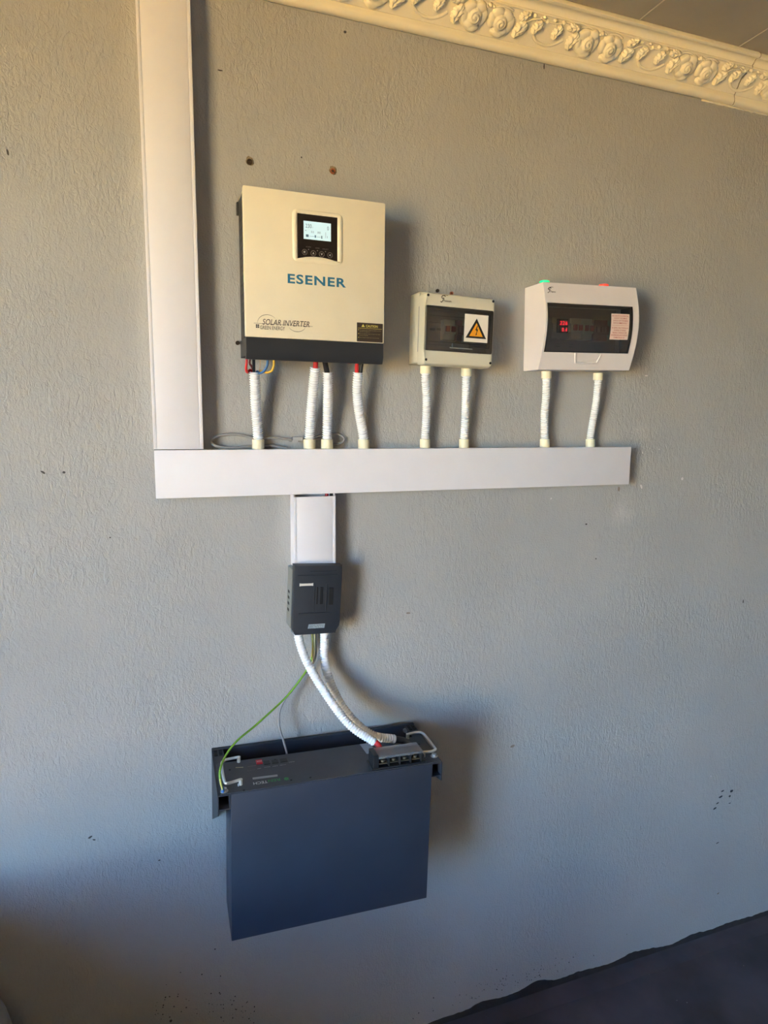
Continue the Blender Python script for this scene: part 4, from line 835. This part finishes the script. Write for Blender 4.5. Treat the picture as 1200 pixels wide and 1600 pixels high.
# connectors on the plate
for px0, px1, py in ((412.5, 421, 1192.5), (425, 434, 1191), (438, 448, 1189)):
    p, q = K(px0, py + 3), K(px1, py - 4); bm = bmesh.new(); bx(bm, (p.x, min(p.y, q.y), TZ - 0.0002), (q.x, max(p.y, q.y), TZ + 0.0015), 0.0005, 1); pt = obj('network_port', bm, mat('port_black', (16, 17, 20), 0.4), bat)
p, q = K(401, 1195), K(409, 1188); bm = bmesh.new(); bx(bm, (p.x, p.y, TZ), (q.x, q.y, TZ + 0.003), 0.0004, 1); dip = tag(obj('dip_switch', bm, breaker_red, bat), 'red row of dip switches')
bm = bmesh.new()
for k in range(4): x_ = p.x + (q.x - p.x) * (0.15 + 0.22 * k); bx(bm, (x_, (p.y + q.y) / 2 - 0.0015, TZ + 0.002), (x_ + 0.001, (p.y + q.y) / 2 + 0.002, TZ + 0.0036))
tag(obj('dip_lever', bm, print_white, dip, 0), kind='stuff')
RT = Vector((-1, 0, 0)); UPD = Vector((0, -1, 0))                    # lettering on the plate is upside down as seen from the room
def plate_text(s_, pxr, pyr, pxl, pyl, hgt, m, name='lettering', **k):
    """box whose first letter is at the right (pxr,pyr): baseline away from the room"""
    p = K(pxr, pyr); q = K(pxl, pyl); yb0 = (p.y + q.y) / 2
    return lettering(s_, (p.x, yb0, TZ), (q.x, yb0 - hgt, TZ), m, bat, name=name, right=RT, up=UPD, lift=0.0005, **k)
plate_text('TECH', 417.5, 1219.5, 395.5, 1223, 0.010, print_white, bold=0.01)
plate_text('REN', 437, 1215.8, 418.5, 1219.2, 0.010, print_green, bold=0.02)
plate_text('RS485', 446, 1194.5, 437, 1196, 0.0016, print_white); plate_text('CAN', 434, 1196.5, 426, 1197.5, 0.0016, print_white); plate_text('RS232', 422, 1198, 413, 1199, 0.0016, print_white); plate_text('RESET', 460, 1190, 451, 1191, 0.0018, print_white)
plate_text('ADS', 408, 1200.5, 402, 1201, 0.0016, print_white); plate_text('RUN  ALM  SOC', 398, 1203, 386, 1204, 0.0018, print_dim); plate_text('SOC', 400, 1190, 386, 1193, 0.0014, print_dim)
bm = bmesh.new()
for k in range(6): p = K(388 + 2.3 * k, 1198 - 0.35 * k); cyl(bm, (p.x, p.y, TZ), (p.x, p.y, TZ + 0.0006), 0.0009, 8)
tag(obj('status_light', bm, print_dim, bat), kind='stuff')
bm = bmesh.new(); p = K(447.5, 1217); 
for a0 in range(0, 360, 90):
    c_, s_ = math.cos(math.radians(a0 + 45)), math.sin(math.radians(a0 + 45)); bx(bm, (p.x + c_ * 0.0035 - 0.0022, p.y + s_ * 0.0035 - 0.0022, TZ + 0.0002), (p.x + c_ * 0.0035 + 0.0022, p.y + s_ * 0.0035 + 0.0022, TZ + 0.0006))
bx(bm, (p.x - 0.0012, p.y - 0.006, TZ + 0.0002), (p.x + 0.0012, p.y + 0.006, TZ + 0.0007)); obj('logo', bm, print_green, bat, 0)
def plate_rect(name, px0, py0, px1, py1, wid, m, label=None):
    a, b = K(px0, py0), K(px1, py1); n_ = Vector((-(b.y - a.y), b.x - a.x, 0)).normalized() * wid; bm = bmesh.new()
    poly_z(bm, [(v.x, v.y) for v in (a, b, b + n_, a + n_)], TZ, TZ + 0.0004); return tag(obj(name, bm, m, bat, 0), label)
stk = plate_rect('serial_sticker', 395, 1218, 434, 1213, 0.0075, mat('sticker_grey', (150, 152, 154), 0.5, vary=0.05), 'narrow grey serial sticker')
plate_text('SN 2304 18650 0152', 432, 1214.5, 397, 1217.5, 0.0022, print_dim)
plate_rect('label', 368, 1200, 380, 1199.5, 0.0028, mat('label_ochre', (150, 146, 120), 0.5))
a = K(577, 1176); bm = bmesh.new(); pts = [K(*q) for q in ((562, 1163), (578, 1161), (588, 1176), (573, 1178))]; poly_z(bm, [(v.x, v.y) for v in pts], TZ, TZ + 0.0005); tag(obj('plate_label', bm, mat('label_bluegrey', (150, 162, 176), 0.4), bat, 0), 'pale blue-grey label beside the terminal block')
p = K(372.5, 1226, 0.003); bm = bmesh.new(); cyl(bm, (p.x, p.y, TZ), (p.x, p.y, TZ + 0.005), 0.0016, 10); obj('status_lamp', bm, print_white, bat)
# terminal block
tb0, tb1 = K(583.5, 1204), K(657, 1190); yb = -0.196; yf2 = yb + 0.040; hx0, hx1 = tb0.x, tb1.x; blk = mat('terminal_black', (30, 32, 36), 0.45)
bm = bmesh.new(); bx(bm, (hx0 - 0.003, yb, TZ), (hx1 + 0.010, yf2 + 0.004, TZ + 0.004), 0.0006, 1)
nt_ = 4; cell = (hx1 - hx0 - 0.012) / nt_
bx(bm, (hx0, yb + 0.002, TZ), (hx0 + 0.012, yf2, TZ + 0.034), 0.001, 1)
bx(bm, (hx0 + 0.010, yb + 0.014, TZ + 0.003), (hx1, yf2 - 0.006, TZ + 0.014))
tbk = obj('terminal_block', bm, blk, bat)
for k in range(nt_ + 1):
    x_ = hx0 + 0.012 + cell * k; bm = bmesh.new(); bx(bm, (x_ - 0.0012, yb + 0.002, TZ + 0.003), (x_ + 0.0012, yf2, TZ + 0.030), 0.0004, 1); obj('divider', bm, blk, tbk)
for k in range(nt_):
    x_ = hx0 + 0.012 + cell * (k + 0.5); bm = bmesh.new(); cyl(bm, (x_, yb + 0.012, TZ + 0.012), (x_, yb + 0.012, TZ + 0.017), 0.0045, 6); bx(bm, (x_ - cell * 0.36, yb + 0.004, TZ + 0.010), (x_ + cell * 0.36, yf2 - 0.004, TZ + 0.012)); obj('terminal_screw', bm, brass, tbk)
bm = bmesh.new(); bx(bm, (hx0 + 0.012, yb, TZ + 0.0305), (hx1 + 0.001, yf2 + 0.002, TZ + 0.0322), 0.0005, 1); bx(bm, (hx0 + 0.012, yb - 0.0005, TZ + 0.026), (hx1 + 0.001, yb + 0.0008, TZ + 0.0305)); tag(obj('clear_cover', bm, clear, tbk), 'clear plastic cover')
bm = bmesh.new(); bx(bm, (hx1 + 0.001, yb + 0.004, TZ + 0.002), (hx1 + 0.008, yf2, TZ + 0.018), 0.001, 1); obj('end_stop', bm, blk, tbk)

def Bw(px, py, h): return bft.M @ bft.atz(px, py, TZ + h)
def cond_world(P, r, label, pitch=0.0064):
    fr = Frame(P[0]); e = empty('flexible_conduit', fr, label, 'conduit'); bm = bmesh.new(); pat = (1.0, 1.0, 0.86, 0.86)
    tube(bm, [p - fr.loc for p in P], lambda i: r * pat[i % 4], 18, pitch / 4, caps=False); obj('corrugated_tube', bm, conduit_white, e, 50)
endA = Bw(586, 1160, 0.036); endB = Bw(617, 1155, 0.018)
cond_world([U(465, 982, 0.050), U(468, 1002, 0.052), U(480, 1035, 0.062), U(508, 1082, 0.085), U(545, 1131, 0.115)] + [endA], 0.0108, 'white corrugated conduit in front, curving from fuse disconnector to battery terminal')
cond_world([U(507, 982, 0.034), U(507, 1005, 0.034), U(506.5, 1026, 0.036), U(513, 1058, 0.045), U(533, 1101, 0.065), U(560, 1133, 0.088), U(585, 1150, 0.11)] + [endB], 0.0108, 'white corrugated conduit behind, running down to the battery rear')
dA = (endA - U(545, 1131, 0.115)).normalized()
wire([endA - dA * 0.02, endA + dA * 0.008, Bw(593, 1172, 0.022), Bw(597, 1180, 0.014)], 0.0072, red_wire, 'short thick red cable entering battery terminal block', world=True, cat='cable', name='cable')
wire([endB - (endB - U(585, 1150, 0.11)).normalized() * 0.02, endB, Bw(632, 1158, 0.014), Bw(640, 1166, 0.012)], 0.0085, black_wire, 'thick black cable leaving the rear conduit behind terminal block', world=True, cat='cable', name='cable')
# earth wire and thin grey cable
tl = Bw(348, 1234, 0.008)
ew = Frame(U(487, 980, 0.03)); er = empty('earth_wire', ew, 'green and yellow earth wire sweeping down to left battery bolt', 'wire')
EP = [U(487, 980, 0.03), U(488.5, 1005, 0.03), U(487.5, 1026, 0.028), U(479, 1047, 0.03), U(450, 1086, 0.05), U(402, 1131, 0.09), U(370, 1158, 0.12), U(352, 1182, 0.15), U(344, 1203, 0.19), U(344.5, 1220, 0.20), tl]
bm = bmesh.new(); tube(bm, [p - ew.loc for p in EP], 0.0024, 10, 0.004); obj('insulation', bm, mat('earth_green', (126, 178, 62), 0.45, vary=0.08), er, 60)
bm = bmesh.new(); tube(bm, [p - ew.loc + Vector((-0.0004, -0.0012, 0)) for p in EP[:3]], 0.0020, 8, 0.004); tube(bm, [p - ew.loc + Vector((-0.0004, -0.0012, 0.0003)) for p in EP[8:]], 0.0019, 8, 0.004); tag(obj('stripe', bm, mat('earth_yellow', (222, 214, 120), 0.45), er, 60), 'yellow stripe')
bm = bmesh.new(); q = tl - ew.loc; cyl(bm, q + Vector((0, 0.001, 0.006)), q + Vector((0, -0.001, -0.005)), 0.0034, 12); tag(obj('lug_sleeve', bm, blue_wire, er), 'blue lug sleeve')
gend = bt.M @ Vector((A(449, 1176, 0.06).x, -0.060, A(449, 1176, 0.06).z - 0.01))
P = [U(493, 980, 0.026), U(494, 1005, 0.026), U(492, 1030, 0.022), U(478, 1050, 0.024), U(452, 1083, 0.03), U(438, 1108, 0.038), U(436, 1132, 0.044), U(443, 1158, 0.052), gend, gend + Vector((0.004, 0.004, -0.06))]
wire(P, 0.0026, grey_wire, 'thin grey cable hanging from fuse disconnector down behind the battery', 'network_cable', 'cable', world=True)
wire([U(491, 980, 0.034), U(491.5, 1005, 0.034), U(489, 1030, 0.030), U(484, 1045, 0.028)], 0.0020, mat('beige_wire', (206, 198, 150), 0.45), 'short beige wire hanging between the two lower conduits', world=True)

# ------------------------------------------------------------------ plugs and screws in the wall
def wall_plug(px, py, m, label, r=0.0058, smear=True):
    p = U(px, py, 0); fr = Frame(p); e = empty('wall_plug', fr, label, 'screw'); bm = bmesh.new()
    tube(bm, [(0, 0.004, 0), (0, -0.004, 0)], r, 16, caps=False); tube(bm, [(0, -0.004, 0), (0, 0.004, 0)], r * 0.55, 16, caps=False)
    v = [Vector((math.cos(2 * math.pi * k / 16), 0, math.sin(2 * math.pi * k / 16))) for k in range(16)]
    for k in range(16): bm.faces.new([bm.verts.new(q + Vector((0, -0.004, 0))) for q in (v[k] * r, v[(k + 1) % 16] * r, v[(k + 1) % 16] * r * 0.55, v[k] * r * 0.55)])
    bmesh.ops.remove_doubles(bm, verts=bm.verts, dist=1e-5); obj('sleeve', bm, m, e)
    bm = bmesh.new(); cyl(bm, (0, 0.001, 0), (0, -0.0025, 0), r * 0.5, 12); obj('screw', bm, dark_rust, e)
    if smear: bm = bmesh.new(); poly_y(bm, blob_poly(0.001, 0.002, r * 1.45, r * 1.6, px * 0.1), 0.0, -0.0006); poly_y(bm, blob_poly(-0.001, r * 1.1, r * 0.9, r * 1.0, px * 0.2), 0.0, -0.0009); obj('rust_stain', bm, mat('stain_rust', (132, 118, 96), 0.9, vary=0.35, vscale=250), e, 0)
wall_plug(389.5, 253.5, dark_rust, 'dark rusty wall plug above the left of the inverter')
wall_plug(519.5, 268, rust, 'orange rusty wall plug above the right of the inverter')
wall_plug(371, 536, dark_rust, 'small dark screw in the wall beside the inverter base', 0.0045, False)
wall_plug(683, 454.5, dark_rust, 'small dark plug just above beige breaker box', 0.004, False)
wall_plug(705, 458.5, rust, 'small rusty plug peeping over beige breaker box', 0.004, False)

# ------------------------------------------------------------------ things at the left edge: a rounded grey sack and unseen blocks added to shade the wall foot
sp = U(-28, 1590, 0.14); bm = bmesh.new(); bmesh.ops.create_uvsphere(bm, u_segments=28, v_segments=20, radius=1.0)
for v in bm.verts:
    c_ = v.co.copy(); c_ = Vector([math.copysign(abs(x) ** 0.7, x) for x in c_]); f_ = 1 + 0.05 * noise.noise(c_ * 2.2)
    v.co = Vector((c_.x * 0.080 * f_, c_.y * 0.06 * f_, (c_.z * 0.5 + 0.5) * 0.535))
o = obj('sack', bm, mat('sack_grey', (150, 148, 144), 0.8, vary=0.15, vscale=30, bump=0.5, bscale=60)); o.location = (-0.405, -0.080, 0.0)
tag(o, 'rounded pale grey sack standing at the bottom left corner', 'sack')
bm = bmesh.new(); bx(bm, (-1.15, -1.14, 0), (-0.52, -0.005, 0.78), 0.01, 2); bx(bm, (-0.53, -1.14, 0), (-0.12, -0.50, 0.46), 0.01, 2); struct('shade_block_left', bm, mat('dark_shade_block', (52, 52, 56), 0.7, vary=0.1))  # out of view, added to keep light off the lower left of the wall
